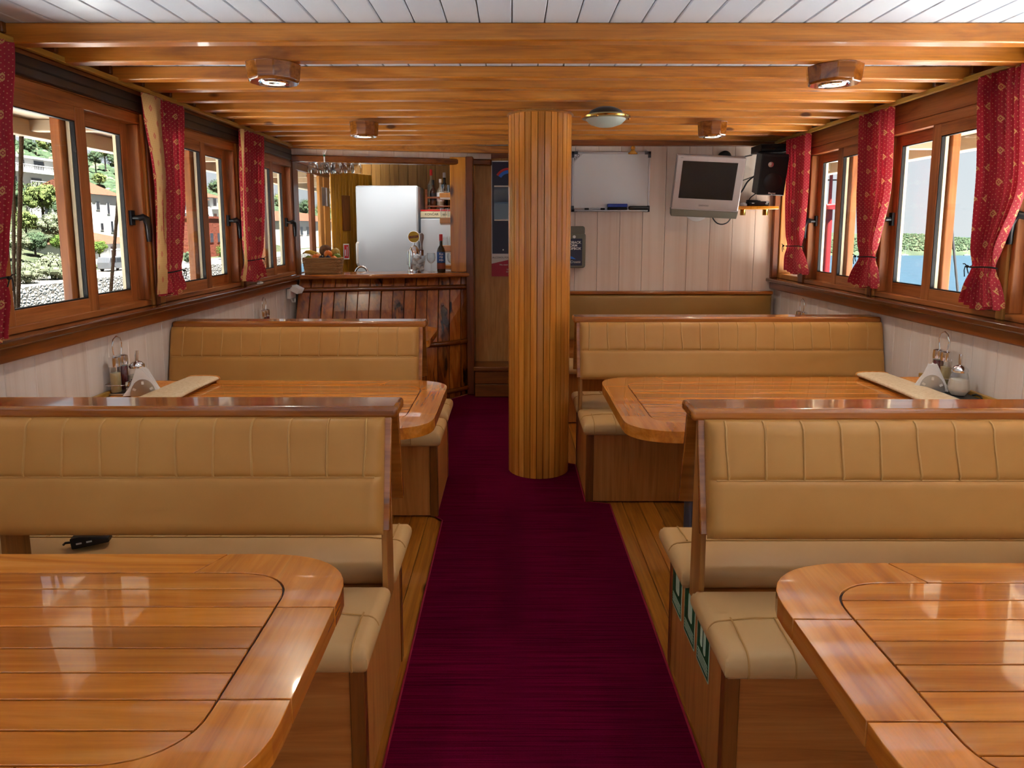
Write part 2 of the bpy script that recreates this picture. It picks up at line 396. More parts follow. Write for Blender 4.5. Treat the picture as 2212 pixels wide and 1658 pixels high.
for sd, nm in ((-1, 'left'), (1, 'right')):
    xw = XL if sd < 0 else XR
    g = bpy.data.objects['ceiling_overhang_'+nm]
    for k in range(12):
        y = .4 + k*.78; a, b = sorted((xw+sd*.12, xw+sd*.6))
        B(a, b, y, y+.05, 1.985, 2.045).build('rib', mOver, g, bev=.006)
    a, b = sorted((xw+sd*.58, xw+sd*.66))
    B(a, b, -.6, 9.5, 1.96, 2.045).build('edge_board', mOver, g, bev=.006)
# ---- side walls
def sb(sd, d0, d1): 
    xw = XL if sd < 0 else XR
    return tuple(sorted((xw + sd*d0, xw + sd*d1)))
def wall_side(sd, nm, y1, yend):
    a, b = sb(sd, .012, .12)
    w = struct(B(a, b, -.6, yend, -.02, 1.06).build('wall_'+nm, mGroove))
    pl = None; y = .03
    while y < y1:
        if pl is None:
            a, b = sb(sd, 0, .014); pl = B(a, b, 0, .1585, 0, 1.05).build('panel', mPanelSide, w, (0,y,0), bev=.002, seg=1)
        else: inst(pl, 'panel', w, (0,y,0))
        y += .16
    a, b = sb(sd, -.075, .1); B(a, b, .03, y1, 1.082, 1.112).build('sill_board', wSill, w, bev=.008)
    a, b = sb(sd, -.045, .02); B(a, b, .03, y1, 1.025, 1.082).build('sill_trim', wSillT, w, bev=.008)
    a, b = sb(sd, -.008, .1); B(a, b, -.6, yend, 2.06, 2.165).build('head_board', wWinY, w, bev=.004)
    a, b = sb(sd, -.004, .06); B(a, b, .0, yend, 2.165, ZC+.012).build('fascia', wPlainX, w, bev=.003)
    a, b = sb(sd, -.075, -.05)
    tag(B(a, b, .8, y1-.05, 2.150, 2.172).build('curtain_rail', wYel, None, bev=.003), 'yellow curtain rail running above the %s-hand windows' % nm, 'curtain rail')
    return w
wl = wall_side(-1, 'left', 5.69, YG)
wr = wall_side(1, 'right', YB, YB+.2)
cas = tag(B(XL-.006, XL+.028, .8, 5.74, 2.062, 2.142).build('blind_cassette', mDark, None, bev=.006), 'long black blind cassette above the left-hand windows', 'blind')
B(XL+.028, XL+.031, .8, 5.74, 2.098, 2.104).build('slot', mBlackM, cas)
def sash(win, sd, d0, d1, y0, y1, far_handle, st=.07, name='sash'):
    z0, z1 = 1.128, 2.022
    a, b = sb(sd, d0, d1)
    s = MB().box(a,b,y0,y0+st,z0,z1).box(a,b,y1-st,y1,z0,z1).build(name, wWinZ, win, bev=.005)
    for q in ((z0, z0+.072), (z1-.072, z1)):
        a2, b2 = sb(sd, d0+.001, d1-.001)
        B(a2, b2, y0+st-.003, y1-st+.003, q[0], q[1]).build('rail', wWinY, s, bev=.004)
    dm = (d0+d1)/2
    gy0, gy1, gz0, gz1 = y0+st-.004, y1-st+.004, z0+.068, z1-.068
    a, b = sb(sd, dm-.003, dm+.003); B(a, b, gy0, gy1, gz0, gz1).build('pane', mPane, s)
    a, b = sb(sd, d0+.004, dm); g = MB(); t = .0085
    g.box(a,b,gy0,gy1,gz0,gz0+t).box(a,b,gy0,gy1,gz1-t,gz1).box(a,b,gy0,gy0+t,gz0,gz1).box(a,b,gy1-t,gy1,gz0,gz1).build('gasket', mGasket, s)
    a, b = sb(sd, dm+.003, d1-.003); g = MB()
    g.box(a,b,gy0,gy0+.008,gz0,gz1).box(a,b,gy1-.008,gy1,gz0,gz1).build('glazing_strip', mCream, s)
    return s
def handle(par, sd, y, z, d, lean):
    xw = XL if sd < 0 else XR; x = lambda q: xw + sd*q
    m = MB(); a, b = sorted((x(d-.014), x(d)))
    m.box(a, b, y-.016, y+.016, z-.036, z+.036)
    m.tube([(x(d-.01),y,z),(x(d-.045),y,z)], .012, 10)
    m.tube([(x(d-.04),y,z-.002),(x(d-.058),y+lean*.006,z+.004),(x(d-.066),y+lean*.022,z-.006),(x(d-.066),y+lean*.036,z-.032),(x(d-.064),y+lean*.042,z-.07),(x(d-.063),y+lean*.043,z-.118)],
           [.015,.0175,.018,.016,.0145,.012], 10)
    return m.build('handle', mBlack, par, smooth=True, bev=0)
WN = [0]
def window(sd, y0, y1, inner, outer, hz=1.553, hy=None, lean=1, handle_on=True):
    WN[0] += 1
    win = struct(thing('window_%d' % WN[0], None, None))
    for (d0,d1,ya,yb,za,zb,mt) in ((-.004,.105,y0,y1,1.112,1.142,wWinY),(-.004,.105,y0,y1,2.008,2.06,wWinY),(-.004,.105,y0,y0+.028,1.142,2.008,wWinZ),(-.004,.105,y1-.028,y1,1.142,2.008,wWinZ)):
        a, b = sb(sd, d0, d1); B(a, b, ya, yb, za, zb).build('frame', mt, win, bev=.005)
    si = sash(win, sd, .0, .042, inner[0], inner[1], False)
    so = sash(win, sd, .048, .09, outer[0], outer[1], True)
    if handle_on: handle(so, sd, (outer[1]-.035) if hy is None else hy, hz, .048, lean)
    return win
for y0 in (1.27, 2.43, 3.59, 4.76):
    window(-1, y0, y0+1.035, (y0+.012, y0+.60), (y0+.497, y0+1.02))
window(1, 1.82, 2.885, (1.832, 2.44), (2.36, 2.873))
window(1, 2.93, 3.935, (2.942, 3.50), (3.412, 3.923))
window(1, 4.03, 4.90, (4.042, 4.497), (4.395, 4.888), hy=4.858)
# small corner light at the end of the right wall
WN[0] += 1
win = struct(thing('window_%d' % WN[0], None, None))
for (ya,yb,za,zb,mt) in ((4.99,5.42,1.112,1.15,wJamb),(4.99,5.42,2.0,2.06,wJamb),(4.99,5.03,1.15,2.0,wJamb),(5.385,5.42,1.15,2.0,wJamb)):
    a, b = sb(1, 0, .10); B(a, b, ya, yb, za, zb).build('frame', mt, win, bev=.005)
a, b = sb(1, .05, .056); B(a, b, 5.03, 5.385, 1.15, 2.0).build('pane', mPane, win)
# posts between the windows
for sd, ys, par in ((-1, ((1.12,1.27),(2.305,2.43),(3.465,3.59),(4.625,4.76),(5.795,5.88)), wl), (1, ((1.68,1.82),(2.885,2.93),(3.935,4.03),(4.90,4.99),(5.42,5.50)), wr)):
    for ya, yb in ys:
        a, b = sb(sd, -.014, .1); B(a, b, ya+.001, yb-.001, 1.112, 2.06).build('post', wJamb if ya < 4.8 else wPlainZ, par, bev=.006)
        if yb-ya > .09:
            a, b = sb(sd, -.028, -.014); B(a, b, ya+.012, ya+.045, 1.112, 2.06).build('post_bead', wPlainZ, par, bev=.005)
# ---- back wall (right of the column)
wb_ = struct(B(.28, XR+.1, YB+.014, YB+.1, -.02, ZC).build('wall_back', mGrooveD))
pl = None; x = XR - .178
k = 0
while x > .26:
    if pl is None: pl = B(0, .1762, YB, YB+.016, 0, ZC-.01).build('panel', mPanel, wb_, (x,0,0), bev=.002, seg=1)
    else: inst(pl, 'panel', wb_, (x,0,0))
    x -= .178
B(.28, XR-.02, YB-.05, YB, 2.135, 2.2).build('cornice', wPlainX, wb_, bev=.006)
B(2.052, XR, YB-.05, YB, 1.112, 2.135).build('corner_post', wPlainZ, wb_, bev=.006)
struct(B(.28, .36, YB+.1, YP+.1, -.02, ZC).build('wall_return', wWallV))
# ---- passage wall with step
wp = struct(B(-.335, .28, YP, YP+.08, -.02, ZC).build('wall_passage', wWallV))
B(-.335, .28, YP-.02, YP, 2.12, ZC).build('cornice', wPlainX, wp, bev=.005)
st = thing('step_box', 'low wooden step box on the carpet beside the bar', 'step', (-.03, 6.08, .0))
B(-.31, .31, -.14, .14, .245, .285).build('tread', wPlainX, st, bev=.008)
for i in range(2): B(-.30, .30, -.125, .13, .012+i*.117, .125+i*.118).build('riser_board', wPlainX, st, bev=.004)
# ---- bar front of barrel staves
BX0, BX1 = -1.80, -.36
def bar_y(t, z):
    zz = min(max(z/1.08, 0), 1)
    return 5.80 + .34*t - .28*(1-zz*zz)*(1 - t**7)
def bar_x(t, z): return BX0 + (BX1-BX0)*t
bar = thing('bar_counter', 'barrel-fronted wooden bar with dark scorched staves and hoops', 'bar', (0,0,0))
NS = 15; rs = random.Random(3)
for i in range(NS):
    t0, t1 = i/NS+.0012, (i+1)/NS-.0012; off = rs.uniform(-.006,.006); m = MB(); n = 8
    for j in range(n+1):
        z = .012 + 1.063*j/n
        for (t, dy) in ((t0,-.018),(t1,-.018),(t1,.01),(t0,.01)): m.v.append((bar_x(t,z), bar_y(t,z)+dy+off, z))
    for j in range(n):
        a = j*4; m.f += [(a+q, a+(q+1)%4, a+4+(q+1)%4, a+4+q) for q in range(4)]
    m.f += [(3,2,1,0),(n*4,n*4+1,n*4+2,n*4+3)]
    m.build('stave', wStave, bar, bev=.004)
m = MB(); m.grid(lambda u,v: (bar_x(u,v*1.07), bar_y(u,v*1.07)+.012, .01+v*1.06), 20, 8); m.build('backing', mBlackM, bar)
for z, r in ((.985,.023),(.50,.024),(.075,.022)):
    MB().tube([(bar_x(t/24,z), bar_y(t/24,z)-.022, z) for t in range(25)], r, 10).build('hoop', wHoop, bar, smooth=True)
m = MB(); m.prism([(XL+.005,5.70),(-1.1,5.835),(-.342,6.05),(-.342,6.34),(XL+.005,6.16)], 1.076, 1.114)
m.build('counter_top', wRail, bar, bev=.012, seg=3)
# pier and frame right of the bar
pier = struct(B(-.545, -.40, 6.09, 6.16, 1.118, 2.12).build('trim_1', wPine, bev=.006))
struct(B(-.405, -.338, 6.04, 6.215, 0.01, 2.12).build('trim_2', wPlainZ, bev=.008))
# header over the bar
hd = thing('trim_3', None, None); struct(hd)
def hline(x): return 5.76 + (x-XL)/(-.18-XL)*.40
m = MB(); m.prism([(XL, hline(XL)), (-.18, hline(-.18)), (-.18, hline(-.18)+.1), (XL, hline(XL)+.1)], 2.052, 2.108); m.build('header_beam', wHoop, hd, bev=.012)
for i in range(8):
    xa = XL + i*.207; xb = xa + .2055
    MB().prism([(xa, hline(xa)+.03), (xb, hline(xb)+.03), (xb, hline(xb)+.06), (xa, hline(xa)+.06)], 2.108, 2.157).build('tile', mPanel, hd, bev=.002)
m = MB(); m.prism([(XL, hline(XL)-.03), (-.18, hline(-.18)-.03), (.27, hline(-.18)-.03), (.27, hline(-.18)+.04), (-.18, hline(-.18)+.09), (XL, hline(XL)+.09)], 2.158, ZC-.001); m.build('top_board', wBeam, hd, bev=.006)
# galley shell
struct(MB().prism([(XL, hline(XL)+.1), (-.345, hline(-.345)+.1), (-.345, YG), (XL, YG)], 2.20, 2.225).build('ceiling_galley', mWhite2))
wg = struct(B(XL-.1, -.3, YG, YG+.08, -.02, ZC).build('wall_galley_back', mGrooveD))
pl = None
for k in range(15):
    if pl is None: pl = B(0, .0985, YG-.014, YG+.002, 0, 2.2).build('board', wGal, wg, (XL+k*.1,0,0), bev=.003, seg=1)
    else: inst(pl, 'board', wg, (XL+k*.1,0,0))
struct(B(-.345, -.30, YP+.08, YG, -.02, ZC).build('wall_galley_right', wWallV))
# galley side light: window by the bar, end of left wall
WN[0] += 1
win = struct(thing('window_%d' % WN[0], None, None))
for (ya,yb,za,zb,mt) in ((5.90,7.0,1.02,1.12,wPlainZ),(5.90,7.0,2.0,2.06,wPlainZ),(5.90,5.98,1.12,2.0,wPlainZ),(6.34,6.46,1.12,2.0,wPlainZ),(6.64,6.76,1.12,2.0,wJamb),(6.80,7.0,1.12,2.0,wJamb)):
    a, b = sb(-1, 0, .03); B(a, b, ya, yb, za, zb).build('frame', mt, win, bev=.005)
a, b = sb(-1, .015, .02); B(a, b, 5.98, 6.32, 1.12, 2.0).build('pane', mPane, win); B(a, b, 6.48, 6.80, 1.12, 2.0).build('pane', mPane, win)
hg = MB()
for y in (6.70, 6.86): hg.box(XL-.002, XL+.004, y, y+.11, 1.72, 1.90)
hg.cyl((XL+.008,6.835,1.72),(XL+.008,6.835,1.90),.012,n=10); hg.build('hinge', mSteel, win, bev=.001)
# fluted folding door at the back of the galley
fd = struct(thing('door_1', None, None))
for k in range(12):
    x = -1.835 + k*.026; y = 7.02 + k*.042
    MB().obox(T(x+.013, y+.02, 1.04) @ RZ(math.atan2(.042,.026)), .048, .022, 2.07).build('slat', wFlute, fd, bev=.006)
MB().obox(T(-1.722, 7.165, 1.66) @ RZ(math.atan2(.042,.026)), .10, .03, .36).build('dark_slot', wTrimD, fd, bev=.004)
# ================================================================ furniture
# ---- column of narrow strips
colm = thing('column', 'round wooden column clad in narrow vertical varnished strips', 'column', (.165, 4.13, 0.009))
CR, NC = .187, 30
B(-.1,.1,-.1,.1,0,.01).build('base_plate', mGrooveD, colm)
MB().cyl((0,0,0),(0,0,2.16),CR-.016,n=30).build('core', mGrooveD, colm)
a = PI/NC; w = CR*math.sin(a)-.0016
poly = [(-w, CR-.017), (w, CR-.017), (w, CR*math.cos(a)), (w*.5, CR*math.cos(a*.5)), (0, CR), (-w*.5, CR*math.cos(a*.5)), (-w, CR*math.cos(a))]
s0 = MB().prism(poly[::-1], 0, 2.162).build('strip', wCol, colm, bev=.0012, seg=1)
for k in range(1, NC): inst(s0, 'strip', colm, rot=(0,0,2*PI*k/NC))
MB().lathe([(CR+.002,2.144),(CR+.010,2.150),(CR+.002,2.158)], 30).build('top_rope', wJamb, colm, smooth=True)
# ---- benches (double, back to back)
def cushion(mb, x0, x1, y0, y1, z0, z1, nx=10, puff=.012, r=.028):
    """soft rectangular pad with rounded edges, grid of rings"""
    prof = []
    def pt(u, v, top):
        x = x0 + (x1-x0)*u; y = y0 + (y1-y0)*v
        ex = min(u, 1-u)*(x1-x0); ey = min(v, 1-v)*(y1-y0); e = min(ex, ey)
        h = 1 if e >= r else math.sqrt(max(0, 1-(1-e/r)**2))
        zc = (z0+z1)/2
        if top: return (x, y, zc + (z1-zc)*h + puff*min(1, e/.12)*(1-.3*math.cos(u*40)*0))
        return (x, y, zc - (zc-z0)*h)
    def ticks(L):
        q = [0, r*.06/L, r*.2/L, r*.5/L, r/L]; mid = max(2, int(L/.12))
        return q + [r/L + (1-2*r/L)*i/mid for i in range(1, mid)] + [1-t for t in q[::-1]]
    us, vs = ticks(x1-x0), ticks(y1-y0); nu, nv = len(us), len(vs)
    for top in (True, False):
        o = len(mb.v); mb.v += [pt(u, v, top) for v in vs for u in us]
        for j in range(nv-1):
            for i in range(nu-1):
                q = [o+j*nu+i, o+j*nu+i+1, o+(j+1)*nu+i+1, o+(j+1)*nu+i]; mb.f.append(q if top else q[::-1])
    return mb
def weld(o, d=.0004):
    bm = bmesh.new(); bm.from_mesh(o.data); bmesh.ops.remove_doubles(bm, verts=bm.verts, dist=d); bmesh.ops.recalc_face_normals(bm, faces=bm.faces); bm.to_mesh(o.data); bm.free(); return o
def backrest(par, xa, xb, side, board_end, zt=.972, zb=.655, yt=.047, yb=.115, pleats=True, ph=.0):
    """side -1 faces the camera. pad on a board, upper half pleated with piping"""
    D = Vector((0, side*(yb-yt), zb-zt)); L = D.length; D.normalize(); Nn = Vector((0, D.z, -D.y)); Nn = Nn if Nn.y*side > 0 else -Nn
    O = Vector((0, side*yt, zt))
    def P(x, s, d): v = O + D*s + Nn*d; return (x, v.y, v.z)
    m = MB(); m.hexa([P(board_end[0],.0,0),P(board_end[1],.0,0),P(board_end[1],L-.01,0),P(board_end[0],L-.01,0)], [P(board_end[0],.0,.014),P(board_end[1],.0,.014),P(board_end[1],L-.01,.014),P(board_end[0],L-.01,.014)])
    bd = m.build('back_board', wRail, par, bev=.003)
    seam = L*.5
    def thick(x, s):
        ex = min(x-xa, xb-x); es = min(s, L-s); r = .03
        h = 1
        for e_ in (ex, es):
            if e_ < r: h *= math.sqrt(max(0, 1-(1-max(e_,0)/r)**2))
        th = .040*h
        th -= .006*math.exp(-((s-seam)/.006)**2)*h
        if pleats and s < seam:
            q = ((x-xa-ph)/.104) % 1.0; q = min(q, 1-q)*.104
            th -= .0022*math.exp(-(q/.009)**2)*h*min(1,(seam-s)/.02)
        return .014+th
    xs = []
    x = xa
    st = .0065 if pleats else .03
    n = max(2, int((xb-xa)/.013)); xs = [xa, xa+.002, xa+.006] + [xa+.012+(xb-xa-.024)*i/n for i in range(n+1)] + [xb-.006, xb-.002, xb]
    ss = [0,.002,.006,.014,.03] + [.03+(L-.06)*i/22 for i in range(1,22)] + [L-.03,L-.014,L-.006,L-.002,L]
    ss = sorted(ss + [seam-.006, seam-.003, seam, seam+.003, seam+.006])
    m = MB(); nu, nv = len(xs), len(ss)
    m.v = [P(x, s, thick(x,s)) for s in ss for x in xs]
    m.f = [(j*nu+i, j*nu+i+1, (j+1)*nu+i+1, (j+1)*nu+i) for j in range(nv-1) for i in range(nu-1)]
    pad = m.build('back_pad', mLeather, par, smooth=True)
    MB().tube([P(xa+.02+(xb-xa-.04)*i/10, seam, thick((xa+xb)/2, seam)+.0012) for i in range(11)], .0022, 6).build('seam', mPipe, pad, smooth=True)
    if pleats:
        x = xa + ph
        while x < xb-.03:
            if x > xa+.025:
                wv = random.uniform(-.004,.004)
                MB().tube([P(x + wv*math.sin(s*30), s, thick(x, s)+.0014) for s in [.004,.012,.025,.05,.08,.11,seam-.012,seam-.002]], .0034, 6).build('piping', mPipe, pad, smooth=True)
            x += .104
    return pad
def seat_pad(par, x0, x1, y0, y1, face, ph=.06, nx=99):
    m = MB(); cushion(m, x0, x1, y0, y1, .402, .472); s = weld(m.build('seat_pad', mSeat, par, smooth=True))
    yf = y0 if face < 0 else y1; sgn = -1 if face < 0 else 1
    zt = lambda e_: .437 + .035*(1 if e_ >= .028 else math.sqrt(max(0,1-(1-e_/.028)**2))) + .012*min(1, e_/.12) + .001
    ed = (.0012,.004,.010,.018,.028,.06,.12)
    xs_ = [x0+e_ for e_ in ed] + [x0+.12+(x1-x0-.24)*i/6 for i in range(1,6)] + [x1-e_ for e_ in ed[::-1]]
    MB().tube([(x_, yf - sgn*.15, zt(min(.15, x_-x0, x1-x_))) for x_ in xs_], .002, 6).build('seam', mPipe, s, smooth=True)
    x = x0 + ph
    while x < x1-.04:
        pts = [(x, yf - sgn*e_, zt(e_)) for e_ in (.15,.12,.09,.06,.04,.028,.018,.01,.004,.0015)] + [(x, yf+sgn*.001, .43), (x, yf - sgn*.004, .415)]
        MB().tube(pts, .0028, 6).build('piping', mPipe, s, smooth=True)
        x += .115
    return s
def bench(label, xa, xw, yc, aisle, rail_end, group, far=True, h=1.0):
    """xa: aisle end of the box, xw: wall end; aisle=-1 aisle lies at smaller x"""
    b = thing('bench', label, 'bench', ((xa+xw)/2, yc, 0), 0, group); ox = (xa+xw)/2
    A, Wl, E = xa-ox, xw-ox, rail_end-ox
    lo, hi = min(A,Wl), max(A,Wl)
    s = aisle
    bx = lambda d0, d1: tuple(sorted((A - s*d0, A - s*d1)))     # d measured inward from the aisle end
    a, c = bx(.0,.018); B(a, c, -.295, .295, .008, .40).build('end_panel', wVeneer, b, bev=.003)
    a, c = sorted((A - s*.019, Wl)); B(a, c, -.295, -.277, .01, .40).build('front_panel', wVeneerX if yc < 3 else wVeneer, b, bev=.002)
    B(a, c, .277, .295, .01, .40).build('front_panel', wVeneerX, b, bev=.002)
    B(a, c, -.277, .277, .375, .399).build('seat_board', wVeneerX, b, bev=.002)
    for y in (-.304, .268):
        a, c = bx(-.004,.036); B(a, c, y, y+.036, .006, .401).build('corner_trim', wTrimD, b, bev=.004)
    pa, pc = sorted((A + s*.03, Wl - s*0)); 
    seat_pad(b, pa, pc, -.375, -.052, -1); seat_pad(b, pa, pc, .052, .375, 1)
    # backs
    ba, bc = sorted((E - s*.022, Wl)); ea, ec = sorted((E - s*.004, Wl))
    backrest(b, ba, bc, -1, (ea, ec), ph=.05 if s < 0 else .08)
    backrest(b, ba, bc, 1, (ea, ec), ph=.05)
    ra, rc = sorted((E + s*.012, Wl))
    B(ra, rc, -.062, .062, .968, 1.004).build('top_rail', wRail, b, bev=.011, seg=3)
    p0, p1 = sorted((E - s*.028, E - s*.044))
    m = MB(); m.hexa([(p0,-.052,.40),(p1,-.052,.40),(p1,.052,.40),(p0,.052,.40)], [(p0,-.04,.968),(p1,-.04,.968),(p1,.04,.968),(p0,.04,.968)]); m.build('post', wPost, b, bev=.002)
    m = MB(); q0, q1 = sorted((Wl + s*.35, Wl + s*.366)); m.hexa([(q0,-.052,.40),(q1,-.052,.40),(q1,.052,.40),(q0,.052,.40)], [(q0,-.04,.968),(q1,-.04,.968),(q1,.04,.968),(q0,.04,.968)]); m.build('post', wPost, b, bev=.002)
    return b
G = 'double tan benches with wooden top rails'
bench('tan bench at left front, black device on its far seat', -.385, XL+.004, 1.93, 1, -.335, G)
b1r = bench('tan bench at right front with green stickers on its end panel', .545, XR-.004, 1.905, -1, .512, G)
bench('tan bench on the left in front of the barrel bar', -.39, XL+.004, 3.71, 1, -.478, G)
bench('tan bench on the right beside the round column', .41, XR-.004, 3.90, -1, .362, G)
# wall bench against the back wall: one-sided, plain pad
wbn = thing('wall_bench', 'plain tan bench backrest with shade painted into its colour, against the back wall under the whiteboard', 'bench', (1.28, 5.25, 0))
xa, xc = -.90, .775
B(xa, xc, -.10, .19, .01, .40).build('front_panel', wVeneer, wbn, bev=.003)
m = MB(); cushion(m, xa-.02, xc, -.18, .15, .402, .472); weld(m.build('seat_pad', mSeat, wbn, smooth=True))
B(xa, xc, .155, .175, .44, .985).build('back_board', wRail, wbn, bev=.003)
m = MB(); xs0, xs1 = xa+.01, xc-.004
cushion(m, xs0, xs1, .0, .36, 0, .055, puff=.006)
for i, p in enumerate(m.v): m.v[i] = (p[0], .154 - p[2], .625 + p[1])
weld(m.build('back_pad', mLeatherShade, wbn, smooth=True))
B(xa-.01, xc, .10, .19, .984, 1.012).build('top_rail', wRail, wbn, bev=.008)
# ---- tables
def table(label, xe, xw, y0, y1, aisle, group, r=.17, z=.75, ledge=True, nplank=9, bw=.118, bwx=.118):
    cy = (y0+y1)/2; cx = (xe+xw)/2; t = thing('table', label, 'table', (cx, cy, 0), 0, group)
    s = aisle; Lx = abs(xw-xe)/2; Ly = (y1-y0)/2     # local: aisle end at +Lx*s
    g = .0016; TH = .046
    def outline(off, rad, n=10, offx=None):
        """half outline around the aisle end from far wall side to near wall side, in (x toward aisle, y)"""
        p = []; X = Lx-(off if offx is None else offx); Y = Ly-off
        c = [(X-rad*1.25, Y), None]
        for i in range(n+1):
            a = PI/2*(1-i/n); p.append((X-rad*1.25 + rad*1.25*math.cos(a)**.85 if math.cos(a) > 0 else X-rad*1.25, Y-rad + rad*max(0,math.sin(a))**.85))
        q = [(x_, -y_) for x_, y_ in p[::-1]]
        return p, q
    po, qo = outline(0, r); pi_, qi = outline(bw, r*.62, 10, bwx)
    xs = -Lx
    def put(poly, nm, mat, z0, z1, bev=.0012):
        pl_ = [(p[0]*s, p[1]) for p in poly]
        if s < 0: pl_ = pl_[::-1]
        return MB().prism(pl_, z0, z1).build(nm, mat, t, bev=bev, seg=1)
    # core
    put([(xs, Ly-.01), *[(a-.012*(1 if a > 0 else 0), b*.985) for a, b in po], *[(a-.012, b*.985) for a, b in qo], (xs, -Ly+.01)][::-1], 'core', mCaulk, z-TH, z-.006, bev=0)
    # border: far band, far corner, end pieces, near corner, near band
    xf = po[0][0]
    jf = xf - .10
    put([(xs, Ly), (xs, Ly-bw+g), (jf-g-.02, Ly-bw+g), (jf+.02-g, Ly)], 'border_board', wTable, z-TH, z)
    put([(xs, -Ly), (jf+.02-g, -Ly), (jf-g-.02, -Ly+bw-g), (xs, -Ly+bw-g)], 'border_board', wTable, z-TH, z)
    half = len(po)
    yk = Ly - r*1.25
    put([(jf+.02+g, Ly), (jf-.02+g, Ly-bw+g), *[(a+g*.8, b+g*.8) for a, b in pi_], (Lx-bwx+g, yk+g), (Lx, yk+g), *po[::-1]], 'border_corner', wTableY, z-TH, z)
    put([(jf+.02+g, -Ly), *[(a, b) for a, b in qo[::-1]], (Lx, -yk-g), (Lx-bwx+g, -yk-g), *[(a+g*.8, b-g*.8) for a, b in qi], (jf-.02+g, -Ly+bw-g)], 'border_corner', wTableY, z-TH, z)
    put([(Lx-bwx+g, yk-g), (Lx-bwx+g, -yk+g), (Lx, -yk+g), (Lx, yk-g)], 'border_board', wTableY, z-TH, z)
    # inner planks
    yi = Ly-bw; pw = 2*yi/nplank
    allp = pi_ + qi
    def xin(y):
        for (xa_, ya_), (xb_, yb_) in zip(allp, allp[1:]):
            if ya_ >= y >= yb_: return xa_ if abs(ya_-yb_) < 1e-6 else xa_ + (xb_-xa_)*(ya_-y)/(ya_-yb_)
        return allp[0][0]
    for k in range(nplank):
        a, b = -yi+k*pw+g, -yi+(k+1)*pw-g
        pts = [(xin(a+(b-a)*i/6)-g*1.5, a+(b-a)*i/6) for i in range(7)]
        put([(xs, a), *pts, (xs, b)], 'plank', wTable, z-.007, z-.0003)
    # pedestal legs
    for xo in (Lx-.37, -Lx+.35):
        m = MB(); m.lathe([(.068,.001),(.068,.008),(.045,.02),(.033,.05),(.033,z-TH-.02),(.09,z-TH-.012),(.09,z-TH)], 20, T(xo*s, .0, 0)); m.build('leg', mPoleM, t, smooth=True)
    if ledge:
        xa_, xb_ = sorted((xs*s, (xs+.022)*s)); B(xa_, xb_, -Ly, Ly, z, z+.022).build('wall_ledge', wYel, t, bev=.004)
    return t
mCaulk = plain('grey_caulk', srgb(92,72,60), .6)
G = 'varnished planked booth tables'
table('glossy planked table at lower left of the photo', -.355, XL+.004, .785, 1.505, 1, G, r=.18, nplank=8, bw=.088)
table('glossy planked table at lower right of the photo', .545, XR-.004, .735, 1.462, -1, G, r=.18, nplank=8, bw=.088)
table('glossy planked table on the left between two tan benches', -.31, XL+.004, 2.50, 3.34, 1, G)
table('glossy planked table on the right with rolled cream cloth', .44, XR-.004, 2.47, 3.42, -1, G)
table('table mostly hidden between left bench and barrel bar', -.56, XL+.004, 4.45, 5.25, 1, G, ledge=False)
table('table mostly hidden between right bench and back wall', .60, XR-.004, 4.42, 4.98, -1, G, ledge=False)
# ---- carpet
cp = [(-.36,-.55),(-.36,3.36),(-.398,3.405),(-.398,4.03),(-1.82,4.03),(-1.82,5.50),(-1.2,5.60),(-.62,5.78),(-.36,6.10),(-.36,6.2),(.26,6.2),(.26,5.43),(.36,5.43),(.36,4.22),(.404,4.2),(.404,3.60),(.535,3.57),(.535,-.55)]
car = MB().prism(cp[::-1], .0005, .008).build('carpet', mCarpet)
tag(car, 'burgundy ribbed carpet runner along the aisle', 'carpet')
MB().tube([(a,b,.008) for a,b in cp], .004, 6, closed=True).build('edge_binding', mBind, car, smooth=True)
